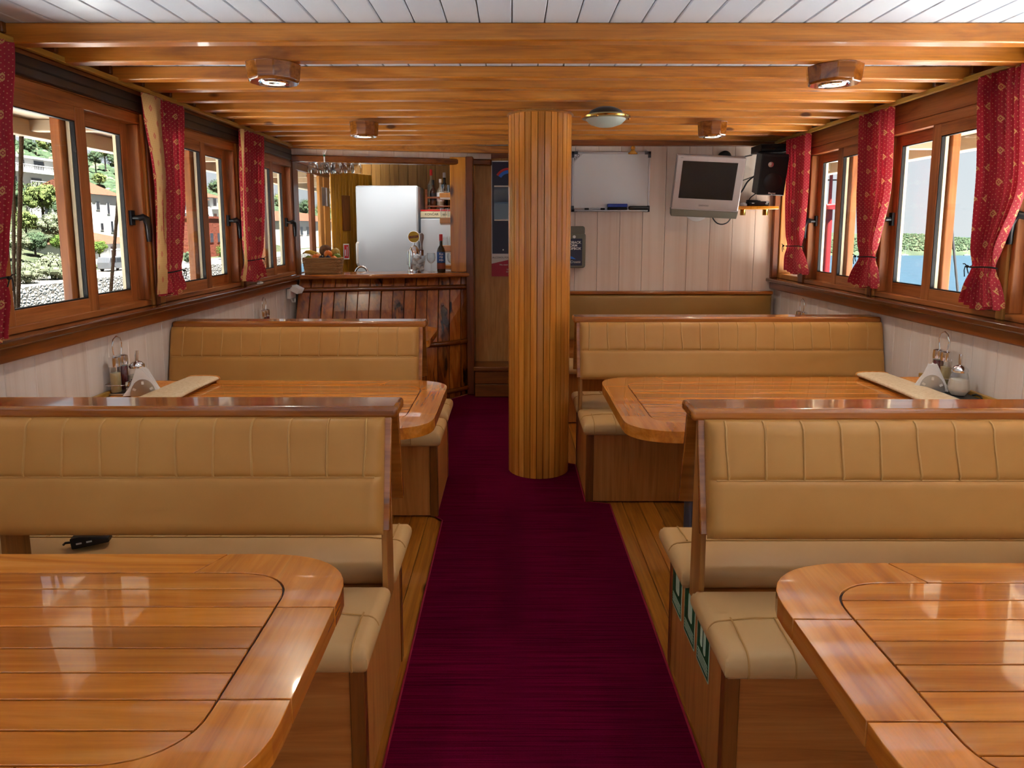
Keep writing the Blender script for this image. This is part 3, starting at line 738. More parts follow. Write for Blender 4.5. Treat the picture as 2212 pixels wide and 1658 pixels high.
# ---- curtains
def curtain(label, sd, rows, lining=None, nf=7, tie=True, group='red curtains tied back beside the windows', bow=0):
    """rows: (z, y_near, y_far) from top to bottom; hangs on the rail"""
    xw = XL if sd < 0 else XR; X0 = xw - sd*.062
    ymid = sum(r[1]+r[2] for r in rows)/len(rows)/2
    c = thing('curtain', label, 'curtain', (X0, ymid, rows[-1][0]), 0, group)
    z1, z0 = rows[0][0], rows[-1][0]; wd = max(r[2]-r[1] for r in rows)
    zt = rows[-2][0]
    def edges(z):
        for (za,a0,a1), (zb,b0,b1) in zip(rows, rows[1:]):
            if za >= z >= zb:
                k = (za-z)/(za-zb); k = k*k*(3-2*k); return a0+(b0-a0)*k, a1+(b1-a1)*k
        return rows[-1][1], rows[-1][2]
    rr = random.Random(len(label)*7)
    phs = [rr.uniform(-.5,.5) for _ in range(6)]
    def fold(u, z):
        pin = math.exp(-((z-zt)/.05)**2)
        amp = (.022 - .014*pin) * (1.0 if z > zt else 1.25)
        w_ = 2*PI*nf*u + .9*math.sin(3*u*PI+phs[0]) + .5*(z1-z)*math.sin(5*u+phs[1])
        return amp*(math.sin(w_)+.35*math.sin(2.1*w_+phs[2])) 
    def f(u, v):
        z = z1 + (z0-z1)*v; a, b = edges(z)
        us = u + .02*math.sin(u*2*PI*nf+1.0)
        hem = .012*math.sin(u*9+phs[3])*(v > .97)
        return (X0 - c.location.x - sd*fold(u, z)*.9, a+(b-a)*us - ymid, z - z0 + hem)
    al = [0.0]; zr = z1-.35*(z1-z0)
    for i in range(90):
        p, q = Vector(f(i/90, .35)), Vector(f((i+1)/90, .35)); al.append(al[-1] + (q-p).length)
    m = MB(); m.grid(f, 90, 48, lambda u, v: (al[min(90, int(round(u*90)))], v*(z1-z0)))
    m.build('cloth', mCurt, c, smooth=True, fix=False)
    if lining:
        def fl(u, v):
            z = z1-.01 + (z0+.02-z1)*v; a, b = edges(z)
            k = lining[0]*(1-v) + lining[1]*v
            yy = a - .075 + k*u
            return (X0 - c.location.x - sd*(.030+.010*math.sin(u*3+v*4)) , yy - ymid, z - z0)
        m = MB(); m.grid(fl, 8, 30, lambda u, v: (u*.2, v*(z1-z0))); m.build('lining', mLining, c, smooth=True, fix=False)
    if tie:
        a, b = edges(zt); pts = []
        for i in range(16):
            q = 2*PI*i/16; pts.append((-sd*0 + .030*math.cos(q), (a+b)/2-ymid + ((b-a)/2+.004)*math.sin(q), zt-z0 + .003*math.sin(q*2)))
        tc_ = MB().tube(pts, .0035, 6, closed=True)
        yk = (b if sd > 0 else a+(b-a)*.8) - ymid
        yk -= .02 if sd > 0 else 0
        tc_.sph((-sd*.034, yk, zt-z0), .007, 8, 6)
        for lo in ((.022,.010,.012),(-.014,-.03,.004),(.010,-.045,.002)):
            tc_.tube([(-sd*.034, yk, zt-z0), (-sd*.040, yk+lo[0]*.4, zt-z0+lo[2]), (-sd*.041, yk+lo[0]*.8, zt-z0+lo[1]*.4+lo[2]*.6), (-sd*.036, yk+lo[0], zt-z0+lo[1])], .0022, 6)
        tc_.build('tie_cord', mBlackM, c, smooth=True)
    return c
curtain('red curtain at the left edge of the photo', -1, [(2.15,2.22,2.545),(1.82,2.22,2.49),(1.33,2.23,2.40),(1.11,2.18,2.36)])
curtain('red curtain with wide beige lining turned outward, left wall', -1, [(2.148,3.40,3.81),(1.72,3.47,3.76),(1.28,3.45,3.68),(1.165,3.44,3.69)], lining=(.18,.075), nf=6)
curtain('red curtain on the left wall nearest the bar', -1, [(2.148,4.58,4.99),(1.72,4.56,4.95),(1.29,4.56,4.87),(1.15,4.51,4.90)], lining=(.07,.03))
curtain('bright red curtain at the right edge of the photo', 1, [(2.148,2.80,3.085),(1.69,2.76,3.045),(1.335,2.885,3.03),(1.16,2.83,3.075)])
curtain('red curtain in the middle of the right-hand wall', 1, [(2.148,3.76,4.11),(1.74,3.745,4.085),(1.34,3.85,4.02),(1.17,3.81,4.105)])
curtain('dark red curtain on the right wall beside the loudspeaker', 1, [(2.148,4.79,5.18),(1.74,4.79,5.14),(1.375,4.83,5.085),(1.185,4.72,5.09)])
# ================================================================ fittings and small things
FY = lambda x, y, z: T(x, y, z) @ FACE          # local XY print -> faces the camera (-Y)
mGlow = NT('lamp_glow'); mGlow.P(Base_Color=(1,.9,.7,1), Emission_Color=(1,.86,.62,1), Emission_Strength=1.6); mGlow = mGlow.m
def spot(x, y, z, energy, size=2.0, blend=.8, rad=.04):
    d = bpy.data.lights.new('downlight_bulb', 'SPOT'); d.energy = energy; d.spot_size = size; d.spot_blend = blend; d.shadow_soft_size = rad; d.color = (1,.86,.66)
    o = bpy.data.objects.new('downlight_bulb', d); COL.objects.link(o); o.location = (x,y,z); return o
wBlock = wood('downlight_block', srgb(96,50,18), srgb(156,92,38), srgb(182,120,60), 0, .15, .9, vary=.1, across=14)
for x, y, sc, lb in ((-.965,2.87,1.0,'wooden block downlight at upper left, nearest'),(1.32,2.90,1.0,'wooden block downlight at upper right, nearest'),(-.95,4.50,.86,'wooden block downlight above the bar side'),(1.285,4.50,.86,'wooden block downlight in front of the television')):
    t = thing('downlight', lb, 'lamp', (x,y,2.085), 0, 'wooden block downlights under the beams')
    m = MB(); m.lathe([(.098*sc,.0),(.104*sc,.008),(.112*sc,.072 if y < 4 else .09)], 10, Matrix.Scale(1,4)); m.build('block', wBlock, t, bev=.004)
    MB().lathe([(.048,-.001),(.058,-.005),(.062,.002),(.060,.004)], 24).build('ring', mChrome, t, smooth=True)
    MB().lathe([(.0,.0),(.044,-.002),(.046,.004)], 20).build('bulb', mGlow, t, smooth=True)
    spot(x, y, 2.07, 8 if y < 4 else 6, 2.6, .8, .03)
t = thing('dome_lamp', 'round brass-rimmed ceiling lamp with frosted dome beside the column', 'lamp', (.515,3.86,2.065))
MB().lathe([(.0,-.012),(.045,-.009),(.085,.004),(.108,.026),(.112,.036)], 28).build('dome', mFrost, t, smooth=True)
MB().lathe([(.110,.030),(.133,.034),(.136,.042),(.118,.052),(.106,.048)], 32).build('rim', mBrass, t, smooth=True)
MB().lathe([(.10,.05),(.085,.075),(.05,.092)], 24).build('base', mDark, t, smooth=True)
for a in (0, 2.1, 4.2): MB().sph((.126*math.cos(a),.126*math.sin(a),.036), .009, 8, 6).build('screw', mBrass, t, smooth=True)
for x, y, lb in ((-1.36,6.52,'small galley ceiling spotlight left of the fridge top'),(-.88,6.62,'small galley ceiling spotlight right of the fridge top')):
    t = thing('ceiling_spotlight', lb, 'lamp', (x,y,2.19), 0, 'spotlights over the bar')
    MB().lathe([(.032,.0),(.045,-.004),(.048,.01)], 20).build('ring', mWhite2, t, smooth=True); MB().lathe([(0,-.003),(.03,-.001),(.032,.004)], 16).build('bulb', mGlow, t, smooth=True)
    spot(x, y, 2.16, 5, 2.6).data.color = (1,.96,.9)
# ---- whiteboard
x0, x1, z0, z1, y = .468, 1.078, 1.634, 2.092, YB-.016
t = thing('whiteboard', 'whiteboard with aluminium frame and pen tray on the back wall', 'whiteboard', ((x0+x1)/2, y, z0)); ox = (x0+x1)/2
w = (x1-x0)/2; h = z1-z0
B(-w, w, .0, .012, 0, h).build('board', mBoard, t)
m = MB(); m.box(-w,w,-.006,.012,h-.016,h).box(-w,w,-.006,.012,0,.012).box(-w,-w+.014,-.006,.012,0,h).box(w-.014,w,-.006,.012,0,h); m.build('frame', mAlu, t, bev=.002)
B(-w+.02, w-.02, -.055, .0, .0, .010).build('pen_tray', mAlu, t, bev=.003)
for sx_ in (-1,1):
    for zz in (0, h): 
        m = MB(); c = sx_*w; z_ = zz
        a, b = sorted((c+sx_*.003, c-sx_*.045)); d, e = sorted((z_+(.003 if zz else -.003), z_-(.02 if zz else -.02))); m.box(a,b,-.009,.012,d,e)
        a, b = sorted((c+sx_*.003, c-sx_*.018)); d, e = sorted((z_+(.003 if zz else -.003), z_-(.045 if zz else -.045))); m.box(a,b,-.009,.012,d,e); m.build('corner_cap', mCorner, t, bev=.002)
MB().prism([(-w+.014,h-.016),(-w+.014,h-.085),(-w+.083,h-.016)], 0, .002, T(0,-.001,0) @ FACE).build('corner_label', mAlu, t)
text('lettering', 'ARD', .03, mPrintK, t, T(-w+.036,-.004,h-.042) @ FACE @ RZ(.78))
for xx in (-.265,.265): MB().tube([(xx+.011*math.cos(a_*.6), .0, h+.006+.011*math.sin(a_*.6)) for a_ in range(11)], .0018, 6, closed=True).build('hanging_ring', mSteel, t, smooth=True)
ty = y-.052
tag(MB().box(-.078,.078,.0,.04,.022,.048).build('eraser_felt_top', mBlue, None, (ox+.05, ty+.004, z0+.0105), bev=.006), 'blue whiteboard eraser lying on the pen tray', 'eraser')
er = bpy.data.objects['eraser_felt_top']; er.name = 'whiteboard_eraser'; B(-.076,.076,.002,.038,.0,.022).build('felt_pad', mBlackM, er, bev=.004)
e2 = tag(B(-.076,.076,.0,.04,.006,.03).build('board_wiper', mBlack, None, (ox+.215, ty+.004, z0+.0105), bev=.008), 'black board wiper on the pen tray right of the blue eraser', 'eraser'); B(-.07,.07,.004,.036,0,.006).build('felt_pad', mBlackM, e2)
for xx, lb in ((-.235,'silver marker pen at the left end of the pen tray'),(-.11,'silver marker pen beside the blue eraser')):
    p = thing('marker_pen', lb, 'pen', (ox+xx, ty+.02, z0+.0185), 0, 'marker pens on the whiteboard tray')
    MB().cyl((-.05,0,0),(.028,0,0),.0075,n=12).build('barrel', mAlu, p, smooth=True); MB().cyl((.028,0,0),(.062,0,0),.008,n=12).build('cap', mBlack, p, smooth=True)
c = thing('bulldog_clip', 'brass bulldog clip on the top edge of the whiteboard', 'clip', (ox+.165, y-.006, z1-.02))
B(-.036,.036,-.012,-.004,.0,.014).build('jaw', mBrass, c, bev=.003); m = MB(); m.prism([(-.028,.012),(.028,.012),(.011,.035),(-.011,.035)], -.002, .002, T(0,-.008,0) @ FACE); m.build('spring_plate', mBrass, c, bev=.001)
MB().lathe([(.006,-.004),(.016,-.004),(.018,0),(.016,.004),(.006,.004)], 18, T(0,-.01,.048) @ FACE).build('ring', mBrass, c, smooth=True)
# ---- feedback drop box
t = thing('drop_box', 'grey plastic feedback drop box on the wall beside the column', 'box', (.45, YB-.001, 1.19))
def rrect(w, h, r, n=5):
    p = []
    for cx_, cy_, a0 in ((w-r,h-r,0),(-w+r,h-r,PI/2),(-w+r,-h+r,PI),(w-r,-h+r,3*PI/2)):
        p += [(cx_+r*math.cos(a0+PI/2*i/n), cy_+r*math.sin(a0+PI/2*i/n)) for i in range(n+1)]
    return p
MB().prism(rrect(.125,.135,.02), 0, .09, T(0,0,.14) @ FACE).build('body', mGrey, t, bev=.008)
MB().prism(rrect(.120,.035,.02), 0, .075, T(0,0,.295) @ FACE).build('hood', mGrey, t, bev=.008)
MB().prism(rrect(.098,.105,.004), 0, .001, T(0,-.0905,.128) @ FACE).build('notice', mNavy, t)
for i, s_ in enumerate(('FEEDBACK','FORM','DROPBOX')): text('lettering', s_, .0265, mPrintW, t, T(.088 if i != 1 else .06,-.0925,.203-i*.024) @ FACE, align='RIGHT', bold=.0006)
text('lettering', 'Croatia', .027, mPrintW, t, T(.085,-.0925,.052) @ FACE, align='RIGHT', shear=.3)
m = MB(); m.lathe([(.007,-.001),(.012,-.001),(.012,.001),(.007,.001)], 14, T(.035,-.091,.247) @ FACE); m.build('emblem', mPrintW, t)
m = MB(); m.prism([(-.06,-.02),(.02,-.035),(.05,-.055),(-.05,-.045)], 0, .001, T(0,-.0918,.128) @ FACE); m.build('print_streak', mPrintBlue, t)
# ---- television on tilted bracket
tv = thing('television', 'old silver flat television tilted forward on the back wall', 'television', (1.468, 5.22, 1.84))
tv.rotation_euler = (math.radians(17), math.radians(3.0), math.radians(-5))
B(-.250,.250,-.035,.03,-.205,.205).build('casing', mSilver, tv, bev=.008)
B(-.205,.195,-.0365,-.034,-.115,.165).build('screen', mScreen, tv, bev=.001)
m = MB(); m.prism([(-.252,-.20),(.252,-.20),(.246,-.255),(-.246,-.255)], -.02, .045, FACE); m.build('speaker_bar', mGrey, tv, bev=.006)
B(-.25,.25,-.045,-.036,-.2,-.192).build('trim_strip', mAlu, tv, bev=.002)
text('lettering', 'DAEWOO', .016, mPrintK, tv, T(-.01,-.0362,-.165) @ FACE); text('lettering', 'LCD', .010, mPrintK, tv, T(-.215,-.0362,.188) @ FACE)
MB().cyl((0,.03,0),(0,.20,-.03),.03,n=14).build('bracket_arm', mBlack, tv, smooth=True)
t = thing('mount_disc', 'white round wall plate peeking out below the television', 'bracket', (1.455, YB-.001, 1.66)); MB().lathe([(.085,0),(.103,.002),(.103,.012),(.09,.02),(.0,.022)], 40, FACE).build('disc', mWhite2, t, smooth=True)
t = thing('ceiling_hook', 'black round bracket on the wall above the television', 'bracket', (1.655, YB-.001, 2.05)); MB().lathe([(.05,0),(.05,.03),(.035,.05),(0,.055)], 24, FACE).build('cap', mBlackM, t, smooth=True); B(-.02,.02,-.062,-.05,-.045,-.02).build('tab', mBrass, t, bev=.002)
# ---- loudspeaker
sp = thing('loudspeaker', 'black loudspeaker hung in the corner right of the television', 'speaker', (1.925, 5.21, 1.755)); sp.rotation_euler = (math.radians(10), math.radians(2.5), math.radians(-4))
B(-.098,.098,-.06,.10,0,.30).build('cabinet', mBlack, sp, bev=.006)
g = B(-.094,.094,-.070,-.06,.006,.285).build('grille', mBlackM, sp, bev=.004)
MB().lathe([(.0,.006),(.014,.004),(.02,0)], 20, T(-.03,-.0705,.225) @ FACE).build('tweeter', mSteel, sp, smooth=True)
MB().lathe([(.03,.004),(.06,.003),(.066,0)], 28, T(.0,-.0702,.10) @ FACE).build('woofer_ring', mBlack, sp, smooth=True)
text('lettering', 'Magnat', .018, mPrintW, sp, T(.005,-.0712,.018) @ FACE, bold=.0004)
t = thing('speaker_box_top', 'flat black box above the loudspeaker under the ceiling', 'box', (1.955, 5.27, 2.068)); B(-.11,.09,-.10,.13,0,.055).build('case', mBlackM, t, bev=.006); B(-.11,.09,-.103,-.10,.02,.03).build('slot', mBlack, t)
t = thing('speaker_bracket', 'small steel bracket left of the loudspeaker', 'bracket', (1.80, YB-.001, 1.99)); m = MB(); m.box(-.006,.006,-.02,0,-.06,.06).tube([(0,-.01,.05),(.01,-.04,.065),(.04,-.1,.07)], .006, 8); m.build('arm', mSteel, t, bev=.001)
# ---- small shelf
sh = thing('wall_shelf', 'small orange wooden shelf with two brass posts under the loudspeaker', 'shelf', (1.895, YB-.001, 1.648))
B(-.178,.15,-.155,0,.0,.024).build('shelf_board', wPine, sh, bev=.004)
for xx in (-.10, .075): MB().lathe([(.0,-.045),(.020,-.045),(.021,-.04),(.021,-.006),(.024,-.002),(.024,0)], 18, T(xx,-.075,0)).build('post', mBrass, sh, smooth=True)
t = thing('set_top_box', 'small black receiver box on the orange shelf', 'receiver', (1.905, 5.36, 1.6735)); B(-.082,.07,-.05,.04,0,.036).build('case', mBlack, t, bev=.006)
for xx, zz in ((-.055,.02),(.05,.016),(.055,.028)): B(xx-.009,xx+.009,-.0515,-.05,zz-.003,zz+.003).build('indicator', mPrintW, t)
t = thing('remote_control', 'black remote control lying on top of the receiver box', 'remote', (1.865, 5.345, 1.711)); MB().obox(RZ(.12) @ RY(.05), .105, .04, .014).build('case', mBlack, t, bev=.006); B(-.03,.03,-.006,.006,.006,.0085).build('keys', mGrey, t)
t = thing('white_plug', 'white plug at the left end of the orange shelf', 'plug', (1.785, 5.335, 1.673)); MB().lathe([(.0,-.0),(.026,.0),(.028,.012),(.018,.024),(0,.026)], 18, Matrix()).build('cap', mWhite2, t, smooth=True); MB().cyl((.02,.03,.01),(.06,.05,.01),.004,n=8).build('pin', mWhite2, t)
def cable(label, pts, r, mat):
    P_ = [Vector(p) for p in pts]; out = []
    for i in range(len(P_)-1):
        a, b, c_, d = P_[max(i-1,0)], P_[i], P_[i+1], P_[min(i+2,len(P_)-1)]
        for k in range(8):
            q = k/8; out.append(.5*((2*b)+(-a+c_)*q+(2*a-5*b+4*c_-d)*q*q+(-a+3*b-3*c_+d)*q**3))
    out.append(P_[-1]); tag(MB().tube(out, r, 8).build('cable', mat, None, smooth=True), label, 'cable')
cable('black cable looping below the right corner of the television', [(1.585,5.42,1.64),(1.575,5.42,1.59),(1.61,5.42,1.545),(1.66,5.42,1.535),(1.705,5.42,1.56),(1.735,5.42,1.63),(1.745,5.42,1.70),(1.725,5.40,1.76),(1.70,5.33,1.79)], .005, mBlack)
cable('black cable from loudspeaker down to the television', [(1.86,5.34,1.90),(1.83,5.40,1.86),(1.79,5.40,1.79),(1.73,5.40,1.73),(1.68,5.34,1.71)], .006, mBlack)
cable('thin grey cable between television and loudspeaker', [(1.70,5.34,1.87),(1.76,5.42,1.86),(1.82,5.42,1.88),(1.85,5.36,1.895)], .004, mGrey)
cable('short black cable hanging from the loudspeaker to the shelf', [(1.87,5.30,1.77),(1.86,5.40,1.74),(1.845,5.42,1.70)], .004, mBlack)
# ---- poster on the passage wall
t = thing('poster', 'navy notice board poster with red and blue arc, partly behind column', 'poster', (-.02, YP-.001, 1.07))
B(-.165,.165,-.010,0,.0,1.03).build('backing', mPrintW, t, bev=.001)
B(-.158,.158,-.0115,-.010,.205,1.02).build('navy_print', mNavy, t)
m = MB(); m.prism([(-.165,.0),(.165,.0),(.165,.19),(-.165,.115)], 0, .001, T(0,-.0102,0) @ FACE); m.build('crimson_print', mPrintRed, t)
def arc(r0, r1, a0, a1, n=14): return [(r1*math.cos(a0+(a1-a0)*i/n), r1*math.sin(a0+(a1-a0)*i/n)) for i in range(n+1)] + [(r0*math.cos(a1-(a1-a0)*i/n), r0*math.sin(a1-(a1-a0)*i/n)) for i in range(n+1)]
MB().prism(arc(.108,.128,.55,2.6), 0, .001, T(-.01,-.0117,.84) @ FACE).build('red_arc', mRed, t); MB().prism(arc(.078,.107,.55,2.6), 0, .001, T(-.01,-.0117,.84) @ FACE).build('blue_arc', mPrintBlue, t)
for zz in (.80,.50): B(-.14,.14,-.018,-.0115,zz,zz+.012).build('strip', mPrintW, t, bev=.001)
B(-.142,.142,-.017,-.0125,.512,.80).build('clear_pocket', mPane, t)
text('lettering', 'ALCOHOL POLICY', .022, mPrintK, t, T(-.158,-.0112,.17) @ FACE, align='LEFT')
for i, s_ in enumerate(('We retain the right to refuse','service of alcohol','Unless you may be a','danger to yourself or','others on the boat')): text('lettering', s_, .019, mPrintW, t, T(.13,-.0115,.105-i*.021) @ FACE, align='RIGHT')
MB().lathe([(.0,.002),(.007,.001),(.007,0)], 12, T(-.06,-.0117,.24) @ FACE).build('white_dot', mPrintW, t)
# ---- galley: fridge and freezer
fr = thing('fridge', 'tall white fridge behind the bar', 'fridge', (-1.245, 7.12, 0.0)); B(-.305,.305,-.22,.27,.01,1.925).build('body', mWhite, fr, bev=.012)
B(-.303,.303,-.27,-.222,.06,1.92).build('door', mWhite, fr, bev=.014)
MB().tube([(-.292,-.272,1.36),(-.292,-.305,1.35),(-.292,-.31,1.25),(-.292,-.31,1.16),(-.292,-.272,1.14)], .014, 10).build('handle', mWhite2, fr, smooth=True)
fz = thing('freezer', 'shorter white freezer with red top edge right of the fridge', 'freezer', (-.655, 7.18, 0)); B(-.262,.29,-.22,.27,.01,1.672).build('body', mWhite, fz, bev=.008)
B(-.262,.29,-.265,-.222,.06,1.60).build('door', mWhite, fz, bev=.008); B(-.262,.29,-.262,-.22,1.61,1.672).build('control_panel', mCream, fz, bev=.004); B(-.262,.29,-.264,.27,1.672,1.688).build('red_edge', mRed, fz, bev=.003)
text('lettering', 'KONČAR', .032, mPrintK, fz, T(-.15,-.2635,1.642) @ FACE); text('lettering', 'eco', .03, mGreen, fz, T(-.02,-.2635,1.642) @ FACE)
rk = thing('bottle_rack', 'wooden bottle rack on top of the freezer', 'rack', (-.64, 7.12, 1.689))
for xx in (-.235,.27): B(xx-.012,xx+.012,-.06,.12,0,.21).build('end_board', wHoop, rk, bev=.003)
B(-.223,.258,-.06,-.045,.115,.135).build('front_rail', wHoop, rk, bev=.003); B(-.223,.258,-.06,-.045,.03,.045).build('front_rail', wHoop, rk, bev=.003); B(-.223,.258,-.045,.12,.001,.012).build('base_board', wHoop, rk, bev=.002)
def bottle(label, x, y, z, r, h, body, cap, caph, lbl=None, lz=(.3,.6), neck=.3, group='bottles behind the bar', stand=0):
    b = thing('bottle', label, 'bottle', (x,y,z), 0, group); nr = r*.36; hb = h*(1-neck)
    MB().lathe([(r*.9,0),(r,.006),(r,hb*.82),(r*.8,hb*.93),(nr,hb*1.05),(nr,h-caph)], 20).build('glass', body, b, smooth=True)
    MB().lathe([(nr*1.15,h-caph),(nr*1.15,h),(nr*.9,h+.002)], 14).build('cap', cap, b, smooth=True)
    if lbl: MB().lathe([(r+.0008,h*lz[0]),(r+.0012,h*lz[0]+.002),(r+.0012,h*lz[1]-.002),(r+.0008,h*lz[1])], 20, cap=False).build('label', lbl, b, smooth=True)
    return b
mClear = plain('clear_bottle_glass', srgb(150,140,120), .08, 0, .6); mAmber = plain('amber_spirit', srgb(70,34,16), .08, 0, .6)
Z = 1.702
bottle('tall clear spirit bottle with red cap in the galley rack', -.835, 7.17, Z, .036, .40, mClear, mRed, .06, mGrey, (.45,.62))
bottle('dark whisky bottle with black cap at the front of the rack', -.81, 7.09+.03, Z, .034, .29, mAmber, mBlack, .05, mPrintK, (.3,.55))
bottle('clear bottle with white cap and blue label in the rack', -.735, 7.12, Z, .038, .30, mClear, mWhite2, .035, mPrintW, (.25,.55))
bottle('tall dark bottle with silver cap at the back of the rack', -.70, 7.19, Z, .038, .37, mBottleD, mAlu, .05, mPrintW, (.3,.5))
bottle('brown bottle at the right end of the galley rack', -.61, 7.13, Z, .036, .34, mAmber, mBlack, .05, mCream, (.3,.5))
# shelves right of the bar opening
for i, (za, zb) in enumerate(((1.77,1.825),(1.535,1.60),(1.28,1.345),(1.12,1.165))):
    s_ = thing('corner_shelf', 'small corner shelf beside the pine board, %s' % ('topmost','second from top','third from top','lowest above the counter')[i], 'shelf', (-.345, 6.40, za), 0, 'corner shelves beside the bar opening')
    MB().prism([(-.32,-.05),(-.32,.10),(0,.22),(0,-.15),(-.06,-.15)], .012, zb-za).build('board', wPine, s_, bev=.004); MB().prism([(-.315,-.045),(-.315,.095),(0,.215),(0,-.145),(-.06,-.145)], 0, .012).build('underside', mPanel, s_)
def tumbler(label, x, y, z, r, h, grp, inv=False):
    t = thing('tumbler', label, 'glass', (x,y,z), 0, grp)
    pr = [(r*.82,0),(r,h),(r*.92,h),(r*.72,.012),(0,.010)]
    if inv: pr = [(q, h-w_) for q, w_ in pr]
    MB().lathe(pr, 16, cap=False).build('glass', mGlass, t, smooth=True)
for x, y, z, lb in ((-.63,6.40,1.826,'tumbler on the topmost corner shelf, left'),(-.57,6.44,1.826,'tumbler on the topmost corner shelf, right'),(-.635,6.38,1.602,'tumbler on the second corner shelf, left'),(-.575,6.42,1.602,'tumbler on the second corner shelf, right'),(-.62,6.38,1.346,'upturned glass on the third corner shelf, left'),(-.565,6.43,1.346,'upturned glass on the third corner shelf, right')):
    tumbler(lb, x, y, z, .030, .085 if z != 1.826 else .075, 'tumblers on the corner shelves', z == 1.346)
bottle('glass decanter with dark stopper on the topmost corner shelf', -.50, 6.36, 1.826, .045, .19, mClear, mBlack, .05, None)
# worktop behind the bar with tap
wt = thing('galley_worktop', 'white worktop behind the bar counter', 'worktop', (-1.1, 6.46, 0)); B(-.735,.74,-.04,.22,.86,.90).build('top', mWhite2, wt, bev=.004); B(-.73,.73,.0,.2,.01,.86).build('cabinet', mWhite2, wt)
t = thing('faucet', 'chrome arched faucet behind the bar counter', 'faucet', (-1.49, 6.50, .901))
pts = [(.0,0,.0),(0,0,.17)] + [(.06-.06*math.cos(a_*PI/10), 0, .17+.07*math.sin(a_*PI/10)) for a_ in range(1,11)] + [(.12,0,.13)]
MB().tube(pts, .013, 12).build('spout', mChrome, t, smooth=True); MB().cyl((0,0,0),(0,0,.03),.026,n=16).build('base', mChrome, t, smooth=True); MB().cyl((.0,.02,.04),(0,.07,.06),.007,n=10).build('lever', mChrome, t, smooth=True)
# ---- fruit basket
ZT = 1.1145
bk = thing('fruit_basket', 'woven straw basket full of fruit on the bar counter', 'basket', (-1.645, 5.965, ZT))
mStraw = wood('straw', srgb(120,84,46), srgb(168,126,78), srgb(190,152,104), 0, .7, 0, vary=.1, bump=.2)
def oval(a, b, n): return [(a*math.copysign(abs(math.cos(2*PI*i/n))**.6, math.cos(2*PI*i/n)), b*math.copysign(abs(math.sin(2*PI*i/n))**.6, math.sin(2*PI*i/n))) for i in range(n)]
for k in range(11):
    q = k/10; a_, b_ = .150+.014*q, .085+.012*q; n = 72
    MB().tube([(p[0]*(1+.022*math.sin(i*PI/2+k*PI)), p[1]*(1+.035*math.sin(i*PI/2+k*PI)), .007+k*.0116) for i, p in enumerate(oval(a_,b_,n))], .0072, 6, closed=True).build('strand', mStraw, bk, smooth=True)
MB().prism(oval(.142,.078,40), .002, .012).build('base', mStraw, bk)
MB().tube([(p[0],p[1],.131) for p in oval(.164,.098,60)], .008, 8, closed=True).build('rim', mStraw, bk, smooth=True)

def fruitmat(name, c0, c1, r=.4):
    m = NT(name); n = m.noise(m.coords((1,1,1)), 30, 3); m.base(m.ramp(n, [(.35,c0),(.65,c1)])); m.P(Roughness=r); m.bump(n, .1, .002); return m.m
mOr = fruitmat('orange_peel', srgb(222,110,18), srgb(236,134,30)); mBan = fruitmat('banana_skin', srgb(208,160,30), srgb(226,186,60)); mCoco = fruitmat('coconut_husk', srgb(92,60,36), srgb(134,94,60), .9); mPlum = fruitmat('plum_skin', srgb(20,18,30), srgb(44,34,52), .3); mLime = fruitmat('lime_skin', srgb(88,130,30), srgb(140,164,50)); mMango = fruitmat('pear_skin', srgb(176,150,60), srgb(206,176,84))
bx_, by_ = -1.645, 5.965
def fruit(nm, label, x, y, z, r, mat, grp=None, stem=True):
    t = thing(nm, label, nm.replace('_',' ').split()[-1], (bx_+x, by_+y, ZT+z-r[2]), 0, grp); MB().sph((0,0,r[2]), r, 18, 12).build('flesh', mat, t, smooth=True)
    if stem: MB().cyl((0,-r[1]*.3,r[2]*1.9),(0,-r[1]*.34,r[2]*2.0+.004),.004,n=6).build('stem', mCoco, t)
# hidden bed of fruit that carries the visible ones
fruit('orange', 'orange at the front left of the fruit basket', -.045, -.045, .135, (.037,)*3, mOr, 'oranges in the basket')
fruit('orange', 'orange in the middle of the basket under the pear', .052, -.03, .165, (.036,)*3, mOr, 'oranges in the basket')
fruit('orange', 'orange at the front right of the basket', .105, -.05, .120, (.034,)*3, mOr, 'oranges in the basket')
fruit('coconut', 'brown coconut at the back of the fruit basket', .01, .045, .195, (.054,.05,.052), mCoco, None, False)
fruit('plum', 'black plum at the front of the basket beside the banana', .005, -.065, .133, (.026,)*3, mPlum, 'plums in the basket')
fruit('plum', 'black plum below the middle orange', .062, -.07, .133, (.025,)*3, mPlum, 'plums in the basket')
fruit('lime', 'green lime at the right of the basket', .125, -.02, .145, (.036,.03,.028), mLime, 'limes in the basket')
fruit('lime', 'green lime at the left end of the basket', -.115, -.04, .130, (.03,.026,.025), mLime, 'limes in the basket')
fruit('pear', 'yellow pear at the back right of the basket', .10, .03, .175, (.042,.036,.045), mMango)
bn = thing('banana', 'yellow banana lying across the left of the basket', 'banana', (bx_-.07, by_-.02, ZT+.15))
MB().tube([(-.085,.0,.028),(-.07,0,.036),(-.03,-.004,.034),(.02,-.008,.016),(.055,-.012,-.012),(.072,-.014,-.03)], [.006,.014,.019,.02,.015,.006], 10).build('skin', mBan, bn, smooth=True)
MB().tube([(-.10,0,.022),(-.083,0,.029)], [.005,.0065], 8).build('stalk', mCoco, bn, smooth=True)
